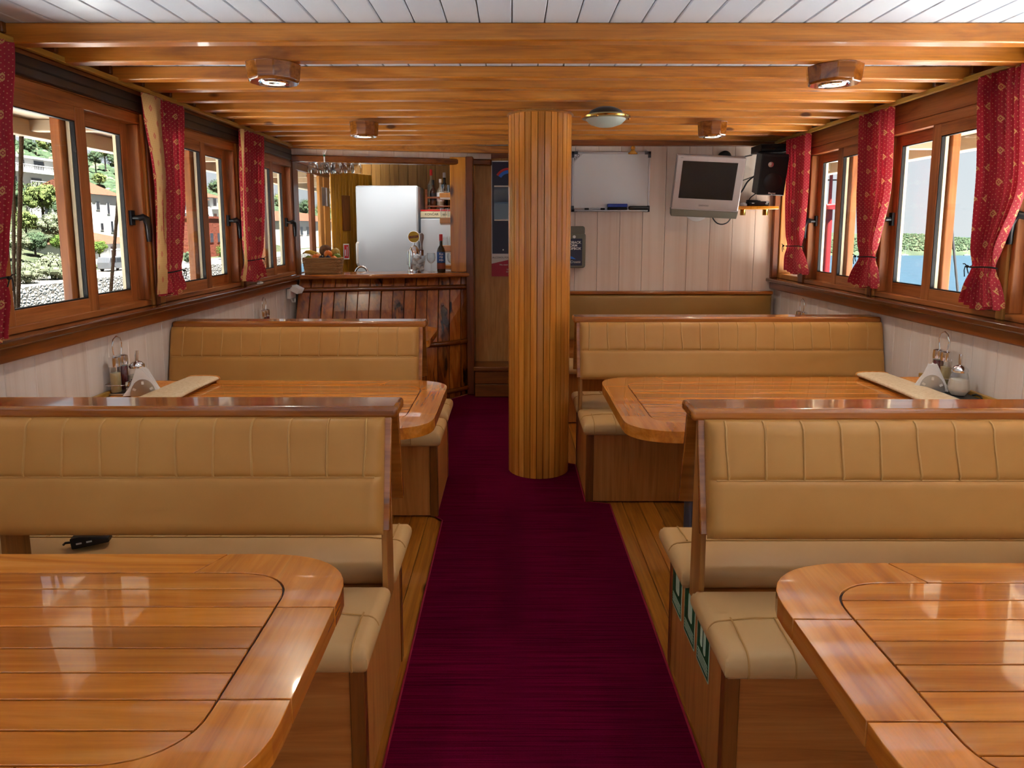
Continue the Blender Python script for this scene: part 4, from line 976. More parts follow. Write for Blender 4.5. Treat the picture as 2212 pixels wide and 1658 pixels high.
# ---- beer tap
bt = thing('beer_tap', 'chrome beer tap tower with round yellow badge on the bar', 'beer tap', (-.885, 6.20, ZT))
MB().lathe([(.062,0),(.062,.012),(.052,.02),(.052,.16),(.047,.20),(.03,.228),(.008,.24)], 28).build('tower', mChrome, bt, smooth=True)
MB().cyl((0,0,.235),(0,0,.262),.006,n=10).build('badge_stem', mChrome, bt)
MB().lathe([(.0,-.006),(.054,-.006),(.056,0),(.054,.006),(0,.006)], 36, T(0,0,.312) @ FACE).build('badge_rim', mChrome, bt, smooth=True)
mYel = plain('yellow_enamel', srgb(206,172,40), .3); mMar = plain('maroon_enamel', srgb(112,24,44), .3)
bd = MB().lathe([(.0,.009),(.050,.008),(.050,.006)], 36, T(0,0,.312) @ FACE).build('badge_face', mYel, bt, smooth=True)
MB().prism([(-.04,-.012),(.04,-.003),(.04,.017),(-.04,.008)], 0, .002, T(0,-.0095,.31) @ FACE).build('ribbon', mMar, bd); text('lettering', 'OŽUJSKO', .0145, mYel, bd, T(0,-.012,.313) @ FACE @ RZ(.11))
for xx in (-.058,.058): MB().cyl((xx,-.005,.06),(xx,-.005,.19),.008,n=10).build('side_pipe', mChrome, bt, smooth=True)
MB().lathe([(.008,.19),(.014,.20),(.010,.235),(.016,.27),(.025,.30),(.024,.33),(.012,.345)], 18, T(.062,.03,0)).build('handle', mAlu, bt, smooth=True)
MB().cyl((.062,.03,.14),(.062,.03,.195),.02,n=14).build('handle_base', wHoop, bt, smooth=True)
# ---- ice bucket 
ib = thing('ice_bucket', 'clear glass ice bucket on the bar counter', 'bucket', (-.835, 6.085, ZT))
MB().lathe([(.045,0),(.072,.150),(.069,.150),(.043,.008),(0,.007)], 20, cap=False).build('glass', mGlass, ib, smooth=True)
rr = random.Random(4); mIce = plain('ice', srgb(206,214,220), .25)
for k in range(9):
    a_ = k*2.4; q = .028 if k < 8 else 0
    ic = thing('ice_lump', 'lump of ice in the glass ice bucket', 'ice', (-.835+q*math.cos(a_), 6.085+q*math.sin(a_), ZT+.028+k*.0138), a_, 'ice lumps in the bucket'); MB().obox(RX(rr.uniform(-.6,.6)) @ RY(rr.uniform(-.6,.6)), .042, .044, .036).build('ice', mIce, ic, bev=.007)
def wineglass(label, x, y, z, s_=1.0, inv=False, grp='wine glasses on the bar', nm='wine_glass'):
    g = thing(nm, label, 'glass', (x,y,z), 0, grp)
    def fl(p): return [(r*s_, (.165-q)*s_ if inv else q*s_) for r, q in p]
    MB().lathe(fl([(.004,.072),(.020,.080),(.036,.10),(.041,.125),(.039,.150),(.034,.165),(.033,.165),(.038,.148),(.0395,.125),(.034,.102),(.018,.083),(.0,.078)]), 20, cap=False).build('bowl', mGlass, g, smooth=True)
    MB().lathe(fl([(.0045,.006),(.004,.03),(.004,.06),(.006,.074)]), 12).build('stem', mGlass, g, smooth=True); MB().lathe(fl([(.034,0),(.033,.003),(.006,.007)]), 20).build('foot', mGlass, g, smooth=True)
    return g
wineglass('empty wine glass between the ice bucket and wine bottle', -.728, 6.16, ZT, 1.02)
wineglass('empty wine glass right of the wine bottle', -.545, 6.16, ZT, 1.02)
for i, (dx, dy) in enumerate(((0,.02),(.085,.10),(.15,.03),(.185,.12),(.225,.04),(.33,.05),(.40,.06))):
    wineglass('upside-down wine glass hanging under the header, %s from the left' % ('first','second','third','fourth','fifth','sixth','seventh')[i], -1.70+dx*.9, 5.93+dy, 1.972, 1.13, True, 'wine glasses hanging over the bar', 'hanging_wine_glass')
t = thing('glass_rack', 'brass rack holding the hanging wine glasses', 'rack', (-1.5, 5.98, 2.128))
for yy in (-.06,.0,.06): MB().cyl((-.26,yy+.03,.024),(.22,yy+.08,.024),.006,n=8).build('bar', mBrass, t, smooth=True)
for xx in (-.2,.15): B(xx-.008,xx+.008,-.05,.13,.028,.034).build('cross_bar', mBrass, t, bev=.001)
# ---- wine bottle
wb2 = bottle('dark wine bottle with blue label and red capsule on the bar', -.634, 6.13, ZT, .0375, .335, mBottleD, mRed, .055, None, group=None, neck=.32)
mLabB = plain('blue_label', srgb(36,92,170), .4); mLabR = plain('brown_label', srgb(140,72,52), .5)
MB().lathe([(.0378,.085),(.0382,.087),(.0382,.178),(.0378,.18)], 24, cap=False).build('label', mLabB, wb2, smooth=True); MB().lathe([(.0378,.028),(.0382,.03),(.0382,.078),(.0378,.08)], 24, cap=False).build('lower_label', mLabR, wb2, smooth=True)
for i, s_ in enumerate(('Ko','riz','mija')): text('lettering', s_, .030 if i < 2 else .024, mPrintW, wb2, T(.004,-.0388,.162-i*.026) @ FACE, bold=.0004)
# ---- red sign on the fluted door
t = thing('door_sign', 'small red and white sign on the yellow fluted door', 'sign', (-1.72, 7.115, 1.185)); t.rotation_euler = (0,0,math.atan2(.042,.026)-.55)
B(-.03,.03,-.004,0,0,.16).build('plate', mPrintW, t, bev=.001); B(-.022,.024,-.005,-.004,.012,.148).build('red_field', mRed, t); m = MB()
m.prism([(.004,.03),(.010,.03),(.012,.13),(.006,.13)], 0, .001, T(0,-.0052,0) @ FACE).prism([(-.014,.035),(-.006,.035),(-.006,.10),(-.014,.10)], 0, .001, T(0,-.0052,0) @ FACE); m.build('white_marks', mPrintW, t)
# ---- string bow on the header, towel holder, card
t = thing('string_bow', 'frayed green and white string knotted on the bar header', 'string', (-1.56, 5.815, 2.05)); m = MB()
m.tube([(0,-.008,.0),(0,-.012,.03),(.0,-.012,.062),(0,.02,.066)], .006, 6); m.tube([(0,-.012,.055),(.012,-.02,.075),(.022,-.018,.10)], [.006,.005,.002], 6); m.tube([(0,-.012,.055),(-.008,-.02,.07),(.004,-.02,.09)], [.005,.005,.002], 6); m.build('strand', mWhite2, t, smooth=True); MB().sph((0,-.016,.052), (.011,.008,.009), 10, 8).build('knot', mGreen, t, smooth=True)
t = thing('towel_holder', 'white holder with folded cloths under the sill beside the bar', 'holder', (XL+.006, 5.60, .93)); B(.0,.03,-.07,.07,.0,.085).build('bracket', mWhite2, t, bev=.006)
for k in range(4): MB().obox(T(.055+k*.004,-.03+k*.025,.075) @ RZ(.4) @ RY(.5), .075, .012, .05).build('folded_cloth', mNapkin, t, bev=.004)
MB().tube([(.02,-.02,.0),(.03,-.02,-.025),(.045,.0,-.03),(.04,.02,-.005)], .005, 8).build('hook', mWhite2, t, smooth=True)
t = thing('sill_latch', 'small white latch lying on the left sill by the bar-side curtain', 'latch', (XL+.055, 4.83, 1.1125)); B(-.012,.012,-.03,.03,0,.012).build('plate', mWhite2, t, bev=.002); B(-.006,.006,-.02,.02,.012,.018).build('bolt', mSteel, t, bev=.001)
# ---- table cloths folded back at the wall ends
def folded_cloth(label, xw, sd, y0, y1, z, xa, xb):
    """sd: +1 wall at larger x. orange side flat by the wall, cream fold towards the aisle"""
    t = thing('tablecloth', label, 'tablecloth', ((xa+xw)/2, (y0+y1)/2, z), 0, 'folded-back tablecloths'); ox, oy = t.location.x, t.location.y
    a, b = sorted((xw-ox-sd*.03, xa-ox+sd*.02)); 
    m = MB(); m.grid(lambda u,v: (a+(b-a)*u, y0-oy+(y1-y0)*v, .003+.0015*math.sin(u*9)*math.sin(v*7)), 12, 20); m.grid(lambda u,v: (a+(b-a)*u, y0-oy+(y1-y0)*v, .0008), 1, 1); m.build('orange_side', mClothO, t, smooth=True)
    m = MB(); W_ = abs(xb-xa); n = 9
    def f(u, v):
        y = y0-oy+.01+(y1-y0-.02)*v; th = 2*PI*u; wob = 1+.10*math.sin(v*5+1)
        xc = (xa+xb)/2-ox + .02*math.sin(v*3)*sd; hx = W_/2*(1+.15*(1-v))
        c_, s_ = math.cos(th), math.sin(th)
        return (xc + hx*math.copysign(abs(c_)**.55, c_), y, .018 + .0135*wob*math.copysign(abs(s_)**.8, s_))
    m.grid(f, 28, 26); m.build('cream_fold', mCloth, t, smooth=True)
    m = MB(); m.tube([f(i/28, 1.0) for i in range(28)], .004, 6, closed=True); m.build('orange_edge', mClothO, t, smooth=True)
folded_cloth('cream and orange cloth folded back on the right-hand table', XR-.004, 1, 2.56, 3.40, .7505, 1.74, 1.90)
folded_cloth('cream and orange cloth folded back on the left-hand table', XL+.004, -1, 2.60, 3.31, .7505, -1.44, -1.60)
# ---- table sets
def loop(w, h, n=14): return [(-w, 0), *[(w*1.25*math.cos(PI-PI*i/n), h-.03+.03*math.sin(PI*i/n)) for i in range(n+1)], (w, 0)]
def jar(par_label, x, y, z, r, h, fill, grp, nm, fillh=.5, capr=1.0, caph=.03, rz=0):
    j = thing(nm, par_label, nm.split('_')[-1], (x,y,z), 0, grp)
    MB().lathe([(r*.95,0),(r,.004),(r,h-caph),(r*.9,h-caph+.003)], 16).build('glass', mGlass, j, smooth=True)
    if fill: MB().lathe([(r*.84,.003),(r*.9,.006),(r*.9,h*fillh),(0,h*fillh+.001)], 16).build('contents', fill, j, smooth=True)
    MB().lathe([(r*1.05,h-caph),(r*1.08,h-caph*.6),(r*1.0,h-.004),(r*.6,h)], 16).build('cap', mChrome, j, smooth=True); return j
def cruet(label, x, y, z, where):
    c = thing('cruet_stand', label, 'cruet stand', (x,y,z), 0, 'cruet stands on the tables')
    MB().prism(rrect(.048,.055,.02), .0, .008).build('base', mSteel, c, bev=.002)
    pts = [(0,-.018,.008),(0,-.018,.11),(0,-.022,.15),(0,-.034,.20),(0,-.036,.225),(0,-.026,.25),(0,0,.262),(0,.026,.25),(0,.036,.225),(0,.034,.20),(0,.022,.15),(0,.018,.11),(0,.018,.008)]
    MB().tube(pts, .0032, 8).build('wire_handle', mChrome, c, smooth=True)
    MB().tube([(p[0],p[1],.045) for p in rrect(.046,.053,.02)], .002, 6, closed=True).build('wire_ring', mChrome, c, smooth=True)
    return c
Gj = 'oil and vinegar bottles in the cruet stands'
def table_set(x, y, z, sd, where, full=True):
    cruet('wire cruet stand with looped handle %s' % where, x, y, z, where)
    jar('pale oil bottle with chrome cap in the cruet stand %s' % where, x, y-.030, z+.009, .024, .165, mOil, Gj, 'oil_bottle', .55, caph=.045)
    jar('dark vinegar bottle with chrome cap in the cruet stand %s' % where, x, y+.030, z+.009, .024, .165, mVinegar, Gj, 'vinegar_bottle', .68, caph=.045)
    if full:
        for dx, dy, nm_, ft in ((-sd*.068,-.042,'salt',mSugar),(-sd*.068,.0,'pepper',mGrey)):
            jar('small %s shaker with chrome cap beside the cruet stand %s' % (nm_, where), x+dx, y+dy, z, .016, .065, ft, 'salt and pepper shakers', nm_+'_shaker', .5, caph=.022)
def sugar(label, x, y, z):
    s_ = thing('sugar_dispenser', label, 'sugar dispenser', (x,y,z), 0, 'glass sugar dispensers')
    MB().lathe([(.030,.0),(.044,.022),(.045,.035),(.038,.075),(.030,.108),(.029,.112)], 10).build('glass', mGlass, s_, smooth=False)
    MB().lathe([(.028,.003),(.042,.024),(.043,.035),(.037,.072),(.0,.080)], 10).build('sugar', mSugar, s_, smooth=True)
    MB().lathe([(.032,.106),(.034,.112),(.033,.120),(.022,.132),(.010,.138)], 20).build('lid', mChrome, s_, smooth=True); MB().tube([(0,0,.13),(0,.002,.16),(.002,.004,.185)], .0075, 10).build('spout', mChrome, s_, smooth=True)
def napkins(label, x, y, z, rz):
    n_ = thing('napkin_holder', label, 'napkin holder', (x,y,z), rz, 'half-round napkin holders')
    for yy in (-.022,.020):
        pl_ = MB().prism([(.052*math.cos(PI*i/14), .075*math.sin(PI*i/14)) for i in range(15)], -.001, .001, T(0,yy,.002) @ FACE).build('side_plate', mSteel, n_, bev=.0005)
        if yy < 0:
            for a_ in (.55, PI/2, PI-.55): MB().obox(T(.040*math.cos(a_), yy-.0025, .002+.058*math.sin(a_)) @ FACE @ RZ(a_-PI/2), .010, .014, .001).build('cut_mark', mPrintW, pl_)
    B(-.05,.05,-.022,.021,0,.003).build('base', mSteel, n_)
    for i in range(7):
        k = i/6-.5
        m = MB(); m.prism([(-.078+.01*k,.004),(.075+.012*k,.004),(.06,.03),(.012+.02*k,.118+.008*math.sin(i*2)),(-.012+.02*k,.122+.006*math.cos(i)),(-.05,.05)], -.0018, .0018, T(0,k*.036,0) @ FACE); m.build('napkin', mNapkin, n_, bev=.0006)
tz = .7545
t = thing('condiment_tray', 'dark rubber mat under the condiments on the right-hand table', 'mat', (1.985,3.08,tz-.0008)); MB().prism([(-.06,-.16),(.08,-.16),(.085,.12),(-.05,.16)], 0, .004).build('mat', mTrayB, t, bev=.001); MB().tube([(.08,-.15,.005),(.088,-.13,.012),(.09,-.10,.012),(.085,-.08,.004)], .004, 6).build('curled_edge', mTrayB, t, smooth=True)
table_set(2.035, 3.175, tz+.004, 1, 'on the right-hand table')
sugar('glass sugar dispenser with chrome spout on the right-hand table', 2.005, 3.00, tz+.004)
napkins('napkin holder full of white napkins on the right-hand table', 1.94, 3.09, tz+.004, -.45)
table_set(-1.795, 3.06, tz, -1, 'on the left-hand table')
sugar('glass sugar dispenser with chrome spout on the left-hand table', -1.745, 3.12, tz)
napkins('napkin holder full of white napkins on the left-hand table', -1.665, 3.02, tz, .35)
table_set(2.035, 4.76, .7515, 1, 'behind the right-hand bench', False)
table_set(-1.775, 4.86, .7515, -1, 'behind the left-hand bench', False)
napkins('napkin holder with crumpled napkins behind the right-hand bench', 1.93, 4.62, .7515, 0)
# ---- stickers on the bench end, device on the seat
for i, y in enumerate((2.115, 1.957, 1.808)):
    t = thing('safety_sticker', 'green safety sticker on the bench end panel, %s from the aisle floor strip' % ('farthest','middle','nearest')[i], 'sticker', (.5445, y, .245), 0, 'green safety stickers')
    lb = ('farthest of the three green safety stickers on the bench end','middle one of the three green safety stickers on the bench end','nearest of the three green safety stickers on the bench end')[i]; t['label'] = lb
    MF = Matrix(((0,0,-1,0),(-1,0,0,0),(0,1,0,0),(0,0,0,1)))      # print plane facing -X
    MB().prism(rrect(.062,.09,.006), 0, .0008, T(0,0,.09) @ MF).build('border', mPale, t); MB().prism(rrect(.057,.085,.004), .0008, .0012, T(0,0,.09) @ MF).build('field', mGreen, t)
    for k in range(4): MB().prism(rrect(.050,.0022,.002), .0012, .0015, T(0,0,.018+k*.009) @ MF).build('text_line', mPale, t)
    m = MB(); m.prism(rrect(.022 if i < 2 else .011,.042,.010), .0012, .0015, T(0,(-.008 if i < 2 else .016),.108) @ MF)
    if i == 2: m.prism(rrect(.011,.042,.010), .0012, .0015, T(0,-.016,.10) @ MF)
    m.build('figure', mPale, t)
t = thing('power_adapter', 'black power adapter lying on the far seat of the left front bench', 'adapter', (-1.36, 2.10, .4885)); t.rotation_euler = (0,-.12,.25)
MB().prism([(-.055,0),(.055,.0),(.055,.018),(-.03,.036),(-.055,.036)], -.02, .02, FACE).build('case', mBlack, t, bev=.004)
for xx in (-.03,.0): B(xx-.008,xx+.008,-.0212,-.02,.014,.019).build('mark', mPrintW, t)
MB().tube([(-.055,0,.018),(-.075,0,.02),(-.085,.01,.012)], .004, 6).build('lead', mBlack, t, smooth=True)
# ================================================================ outside
ZS = -2.4
_srgb = srgb
def srgb(r, g, b):
    c = _srgb(r, g, b); return (c[0]*.36+.006, c[1]*.36+.0066, c[2]*.36+.008, 1)  # outdoor colours darkened, with a pale bluish haze mixed in
def seamat():
    m = NT('sea_water'); mp = m.coords((.5,1.6,1), False); n = m.noise(mp, 1.6, 5, .65, .6)
    m.base(m.ramp(n, [(.3, srgb(24,56,74)), (.7, srgb(44,82,100))])); m.P(Roughness=.32, IOR=1.33, Specular_IOR_Level=.35); m.bump(n, .5, .25); return m.m
sea = struct(MB().grid(lambda u,v: (-300+700*u, -80+400*v, ZS), 8, 8).build('sea', seamat(), fix=False))
def rough(name, stops, sc, rgh=.95, bmp=.4, bd=.2):
    m = NT(name); n = m.noise(m.coords((1,1,1)), sc, 5, .65); m.base(m.ramp(n, stops)); m.P(Roughness=rgh, Specular_IOR_Level=.05); m.bump(n, bmp, bd); return m.m
mHill = rough('hillside_scrub', [(.3, srgb(52,62,36)), (.5, srgb(72,80,48)), (.7, srgb(104,100,74))], .6)
mLeafs = [rough('leaf_olive', [(.3, srgb(74,92,40)), (.7, srgb(134,146,76))], 2.2), rough('leaf_dark', [(.3, srgb(48,68,42)), (.7, srgb(88,108,70))], 2.2),
          rough('leaf_grey', [(.3, srgb(88,102,70)), (.7, srgb(150,152,118))], 2.2), rough('leaf_bright', [(.3, srgb(54,86,18)), (.7, srgb(110,132,40))], 2.2)]
mBark = plain('bark', srgb(58,42,28), .9)
def stonemat():
    m = NT('quay_stone'); mp = m.coords((1,3.2,4.2), False); v = m.n('ShaderNodeTexVoronoi'); m.l(mp, v); v.inputs['Scale'].default_value = 1.3
    e_ = m.n('ShaderNodeTexVoronoi'); e_.feature = 'DISTANCE_TO_EDGE'; m.l(mp, e_); e_.inputs['Scale'].default_value = 1.3
    g_ = m.n('ShaderNodeRGBToBW'); m.l(v, g_, 1, 0)
    c = m.mix(m.ramp(g_, [(.2, (.13,.12,.105)), (.8, (.24,.225,.20))]), m.ramp(e_, [(.02, (.35,.33,.3)), (.10, (1,1,1))]), 1.0, 'MULTIPLY')
    m.base(c); m.P(Roughness=.95, Specular_IOR_Level=.05); m.bump(e_, .6, .15); return m.m
mStone = stonemat()
mRoad = plain('pale_road', srgb(134,126,114), .9)
mHouse = plain('white_plaster', (.36,.355,.34,1), .9); mHouse2 = plain('pale_grey_plaster', (.29,.28,.265,1), .9)
mTile = rough('terracotta_tile', [(.3, srgb(118,66,42)), (.7, srgb(140,86,60))], 6)
mBrick = rough('raw_brick', [(.3, srgb(126,58,34)), (.7, srgb(142,74,46))], 4)
mPaneD = plain('dark_window', srgb(34,36,40), .25); mShut = plain('maroon_shutter', srgb(70,28,30), .7)
def lerp(pts, x):
    for (a, za), (b, zb) in zip(pts, pts[1:]):
        if a >= x >= b: return za + (zb-za)*(a-x)/(a-b)
    return pts[-1][1]
def ground(x, y):
    z = lerp([(-24,-1.38),(-30,-1.38),(-36,.0),(-50,5.0),(-95,17.6),(-140,17.9)], x)
    k = 1 if y < 130 else max(.66, 1-(y-130)/70*.34)
    nz = noise.noise((x*.05, y*.04, 3))*1.2 + noise.noise((x*.16, y*.13, 9))*.5
    return (z+1.38)*k - 1.38 + nz*min(1, max(0, (-31-x)/25))
ter = struct(MB().grid(lambda u,v: (-24-116*u, 10+320*v, ground(-24-116*u, 10+320*v)), 70, 150).build('ground_hillside', mHill, smooth=True, fix=False))
struct(B(-30, -23.9, 10, 330, -1.5, -1.36).build('ground_road', mRoad))
qw = struct(B(-24.0, -23.7, 10, 330, ZS-.3, -1.30).build('ground_quay_wall', mStone, bev=.02))
# scrub on the hill
rr = random.Random(8); m = MB()
for i in range(9500):
    x = -46-rr.random()**.8*70; y = 55+rr.random()*230; r = rr.uniform(.35,1.15); z = ground(x,y)
    m.sph((x,y,z+r*.35), (r,r,r*.8), 6, 4)
tag(m.build('hill_scrub', mLeafs[1], None), 'low evergreen scrub covering the hillside', 'scrub', kind='stuff')
rr = random.Random(9); m = MB()
for i in range(4200):
    x = -44-rr.random()**.8*70; y = 55+rr.random()*230; r = rr.uniform(.3,.9); z = ground(x,y)
    m.sph((x,y,z+r*.4), (r,r,r*.8), 6, 4)
tag(m.build('hill_scrub', mLeafs[2], None), 'grey-green bushes scattered between dark hillside scrub', 'scrub', kind='stuff')
# trees
def crown_mesh(k, seed):
    r = random.Random(seed); m = MB()
    for i in range(46):
        d = Vector((r.gauss(0,1), r.gauss(0,1), r.gauss(0,1))).normalized(); q = r.uniform(.35,.8); s = r.uniform(.16,.30)
        m.sph((d.x*q, d.y*q, d.z*q*.9), (s,s,s*.85), 7, 5)
    for i in range(1500):
        d = Vector((r.gauss(0,1), r.gauss(0,1), r.gauss(0,1))).normalized(); q = r.uniform(.75,1.04); c = d*q; c.z *= .9
        a = Vector((r.gauss(0,1), r.gauss(0,1), r.gauss(0,1))).normalized(); b = a.cross(d).normalized(); s = r.uniform(.03,.065)
        m.add([c-a*s, c+b*s*.6, c+a*s, c-b*s*.6], [(0,1,2,3)])
    return m.mesh('crown', mLeafs[k], fix=False)
CM = [[crown_mesh(k, 20+k*3+j) for j in range(2)] for k in range(4)]
TL = [(-40.0,58.9,4.2,1.42,0,'broad olive-green tree on the slope below the white flats'),(-38.0,58.6,3.0,1.02,1,'dark round tree right of the broad olive-green tree'),(-34.0,51.2,1.8,1.03,2,'grey-green bush above the stone terrace'),(-44.0,61.2,4.5,1.39,1,'dark tree beside the left curtain below the white flats'),(-36.0,51.0,2.1,0.89,0,'small olive-green tree low on the left slope'),(-33.0,45.7,0.7,0.80,2,'pale bush low at the left edge of the first window'),(-34.0,48.9,0.6,0.79,1,'dark bush beside the stone terrace'),(-31.0,47.1,0.6,0.57,3,'bright green clipped bush near the window stile'),
 (-25.5,35.8,-0.8,0.73,2,'pale grey-green shrub on the quay, leftmost'),(-26.0,38.7,-0.7,0.94,2,'large pale oleander shrub on the quay'),(-25.5,39.3,-1.1,0.50,1,'dark low shrub on the quay beside the oleander'),(-26.0,35.3,-0.8,0.62,1,'dark shrub on the quay behind the rope'),
 (-29.5,49.0,0.2,0.56,3,'small bright green tree at the corner of the low white house'),(-41.0,74.2,2.3,1.00,0,'olive-green tree right of the tall pale house'),(-70.0,117.1,13.4,1.24,1,'dark hilltop tree in the second left pane'),(-74.0,126.8,15.5,1.51,0,'light hilltop tree in the second left pane'),(-72.0,126.7,13.9,1.51,1,'dark tree below the ridge in the second left pane'),(-66.0,119.4,11.6,1.59,0,'olive tree low on the ridge above the tall house'),(-52.0,87.6,7.8,0.82,0,'small olive tree just above the terracotta roof'),
 (-80.0,115.5,15.2,1.38,1,'dark tree on the ridge above the white flats'),(-82.0,123.2,16.5,1.63,0,'light tree at the top of the ridge above the white flats'),(-80.0,125.1,16.1,1.66,1,'dark ridge tree next to the window stile'),(-60.0,92.0,9.6,1.35,1,'dark tree right of the white flats'),(-58.0,91.1,8.6,1.21,0,'olive tree right of the white flats'),
 (-62.0,145.7,10.3,1.65,1,'lone dark pine on the skyline in the middle left window'),(-80.0,172.4,12.7,1.84,1,'dark skyline tree left of the lone pine'),(-70.0,157.3,9.2,1.47,0,'olive tree below the lone pine'),(-27.0,64.8,-.6,0.9,3,'yellow-green bush on the quay in the middle left window'),(-27.0,57.6,-.9,0.6,1,'dark bush on the quay beside the balcony house'),
 (-60.0,170.3,8.0,2.51,1,'dark tree on the hill beside the curtain nearest the bar'),(-62.0,184.9,8.8,2.48,0,'light tree on the hill in the window nearest the bar'),(-58.0,180.1,8.0,2.41,1,'dark tree on the hill in the window nearest the bar'),(-34.0,95.0,.4,1.15,3,'bright green bush at the foot of the far pale building'),(-52.0,174.1,7.0,2.10,1,'dark tree seen through the galley window'),(-50.0,183.8,6.8,2.22,0,'light tree seen through the galley window')]
for i, (x,y,z,r,k,lb) in enumerate(TL):
    g = ground(x,y); zc = max(z, g + r*.55); low = r < .98 and x > -37
    t = thing('bush' if low else 'tree', lb, 'bush' if low else 'tree', (x,y,g), 0, 'trees and bushes on the shore')
    c = bpy.data.objects.new('crown', CM[k][i % 2]); COL.objects.link(c); c.parent = t; c.location = (0,0,zc-g); c.scale = (r*1.05, r*1.05, r); c.rotation_euler = (0,0,i*1.3)
    MB().cyl((0,0,-.1),(0,0,zc-g),r*.10,r*.06,8).build('trunk', mBark, t, smooth=True)
# houses
def house(label, x0, x1, y0, y1, z0, z1, roof=None, rh=1.2, wall=None, wx=(), wy=(), balc=(), name='house', cat='house', ov=.25, shut=()):
    h = thing(name, label, cat, ((x0+x1)/2, (y0+y1)/2, z0)); ox, oy, oz = h.location
    X0, X1, Y0, Y1, Z1 = x0-ox, x1-ox, y0-oy, y1-oy, z1-z0
    B(X0, X1, Y0, Y1, -.6, Z1).build('walls', wall or mHouse, h)
    if roof == 'hip':
        m = MB(); i = min(X1-X0, Y1-Y0)/2
        a = [(X0-ov,Y0-ov,Z1),(X1+ov,Y0-ov,Z1),(X1+ov,Y1+ov,Z1),(X0-ov,Y1+ov,Z1)]; xm = (X0+X1)/2
        r0, r1 = (xm, Y0+i*.8, Z1+rh), (xm, Y1-i*.8, Z1+rh)
        m.add(a+[r0,r1], [(0,1,4),(1,2,5,4),(2,3,5),(3,0,4,5),(3,2,1,0)]); m.build('roof', mTile, h)
    elif roof == 'gable':
        m = MB(); xm = (X0+X1)/2
        p = [(X0-ov,Y0-ov,Z1-.1),(X1+ov,Y0-ov,Z1-.1),(xm,Y0-ov,Z1+rh),(X0-ov,Y1+ov,Z1-.1),(X1+ov,Y1+ov,Z1-.1),(xm,Y1+ov,Z1+rh)]
        m.add(p, [(0,1,2),(5,4,3),(1,4,5,2),(3,0,2,5),(0,3,4,1)]); m.build('roof', mTile, h)
        MB().add([(X0,Y0-.02,Z1),(X1,Y0-.02,Z1),(xm,Y0-.02,Z1+rh*.86)], [(0,1,2)]).build('gable_wall', wall or mHouse, h)
    else: B(X0-ov, X1+ov, Y0-ov, Y1+ov, Z1, Z1+.22).build('roof', wall or mHouse, h)
    def opening(fn, lst, face):
        for (c, z, w_, hh) in lst:
            mm = mShut if (round(c,2), round(z,2)) in shut else mPaneD
            if face == 'x': f = B(X1-.02, X1+.05, c-oy-w_/2-.05, c-oy+w_/2+.05, z-oz-hh/2-.05, z-oz+hh/2+.05).build('window', wall or mHouse, h); B(X1+.05, X1+.06, c-oy-w_/2, c-oy+w_/2, z-oz-hh/2, z-oz+hh/2).build('pane', mm, f)
            else: f = B(c-ox-w_/2-.05, c-ox+w_/2+.05, Y0-.05, Y0+.02, z-oz-hh/2-.05, z-oz+hh/2+.05).build('window', wall or mHouse, h); B(c-ox-w_/2, c-ox+w_/2, Y0-.06, Y0-.05, z-oz-hh/2, z-oz+hh/2).build('pane', mm, f)
    opening(None, wx, 'x'); opening(None, wy, 'y')
    for (ya, yb, z) in balc:
        b = B(X1, X1+.9, ya-oy, yb-oy, z-oz-.12, z-oz).build('balcony', mHouse, h)
        m = MB(); m.box(X1+.84, X1+.9, ya-oy, yb-oy, z-oz+.62, z-oz+.7)
        n = int((yb-ya)/.25)
        for i in range(n+1): yy = ya-oy+(yb-ya)*i/n; m.box(X1+.85, X1+.88, yy-.03, yy+.03, z-oz, z-oz+.64)
        m.build('railing', mHouse, b)
    return h
house('white flat-roofed apartment block with long balconies high on the slope', -56, -50, 66.5, 76.0, 4.9, 8.7, None, wx=((69,8.1,.8,.8),(71,8.1,.8,.8),(73.6,8.1,1.6,.9),(69.5,6.3,1.2,.9),(73,6.3,1.6,.9)), balc=((68.6,75.9,7.3),(71,75.9,5.7)), ov=.3)
house('tall pale grey house with terracotta gable roof', -44, -38, 62.6, 67.0, -.2, 4.7, 'gable', 1.3, mHouse2, wx=((63.4,3.6,.5,.7),(65,3.4,.35,1.0),(63.8,1.7,.4,.6),(65.4,1.7,.35,1.0)), wy=((-40,3.2,.6,.8),(-42,3.2,.6,.8)))
house('pale house wing with balconies joined to the tall gabled house', -45, -39.5, 67.3, 71.5, -.2, 4.2, 'hip', 1.2, mHouse, wx=((68.4,3.5,.6,.8),(70,3.5,.6,.8),(68.6,1.8,.6,.9),(70.2,1.8,.6,.9)), balc=((68,71.2,2.8),(68,71.2,1.1)))
house('low white house with red tile roof and maroon door by the quay', -36, -31, 50.7, 57.0, -1.4, .36, 'hip', .85, mHouse, wx=((53.3,-.35,.75,.95),(54.9,-.35,.4,.7),(53.4,-1.05,.8,.5)), balc=((51.5,56.8,-.72),), ov=.3, shut=((53.3,-.35),(54.9,-.35)))
house('balcony house with terracotta roof in the middle left window', -47, -40, 82.5, 90.5, -1.0, 5.2, 'hip', 1.5, mHouse, wx=((84.5,4.3,1.0,1.1),(87.5,4.3,1.0,1.1),(84.5,2.4,1.0,1.1),(87.5,2.4,1.0,1.1),(85.5,.6,1.2,1.1)), balc=((83,90,3.5),(83,90,1.6)), ov=.4)
house('white block of flats with stacked balconies behind the brick house', -46, -40, 91.5, 97.5, -1.0, 5.6, 'hip', 1.0, mHouse, wx=((93,5,.9,1.0),(95.6,5,.9,1.0),(93,3.0,.9,1.0),(95.6,3.0,1.6,1.0),(94,1.0,.9,1.0)), balc=((92,97.3,4.2),(92,97.3,2.2)), ov=.4)
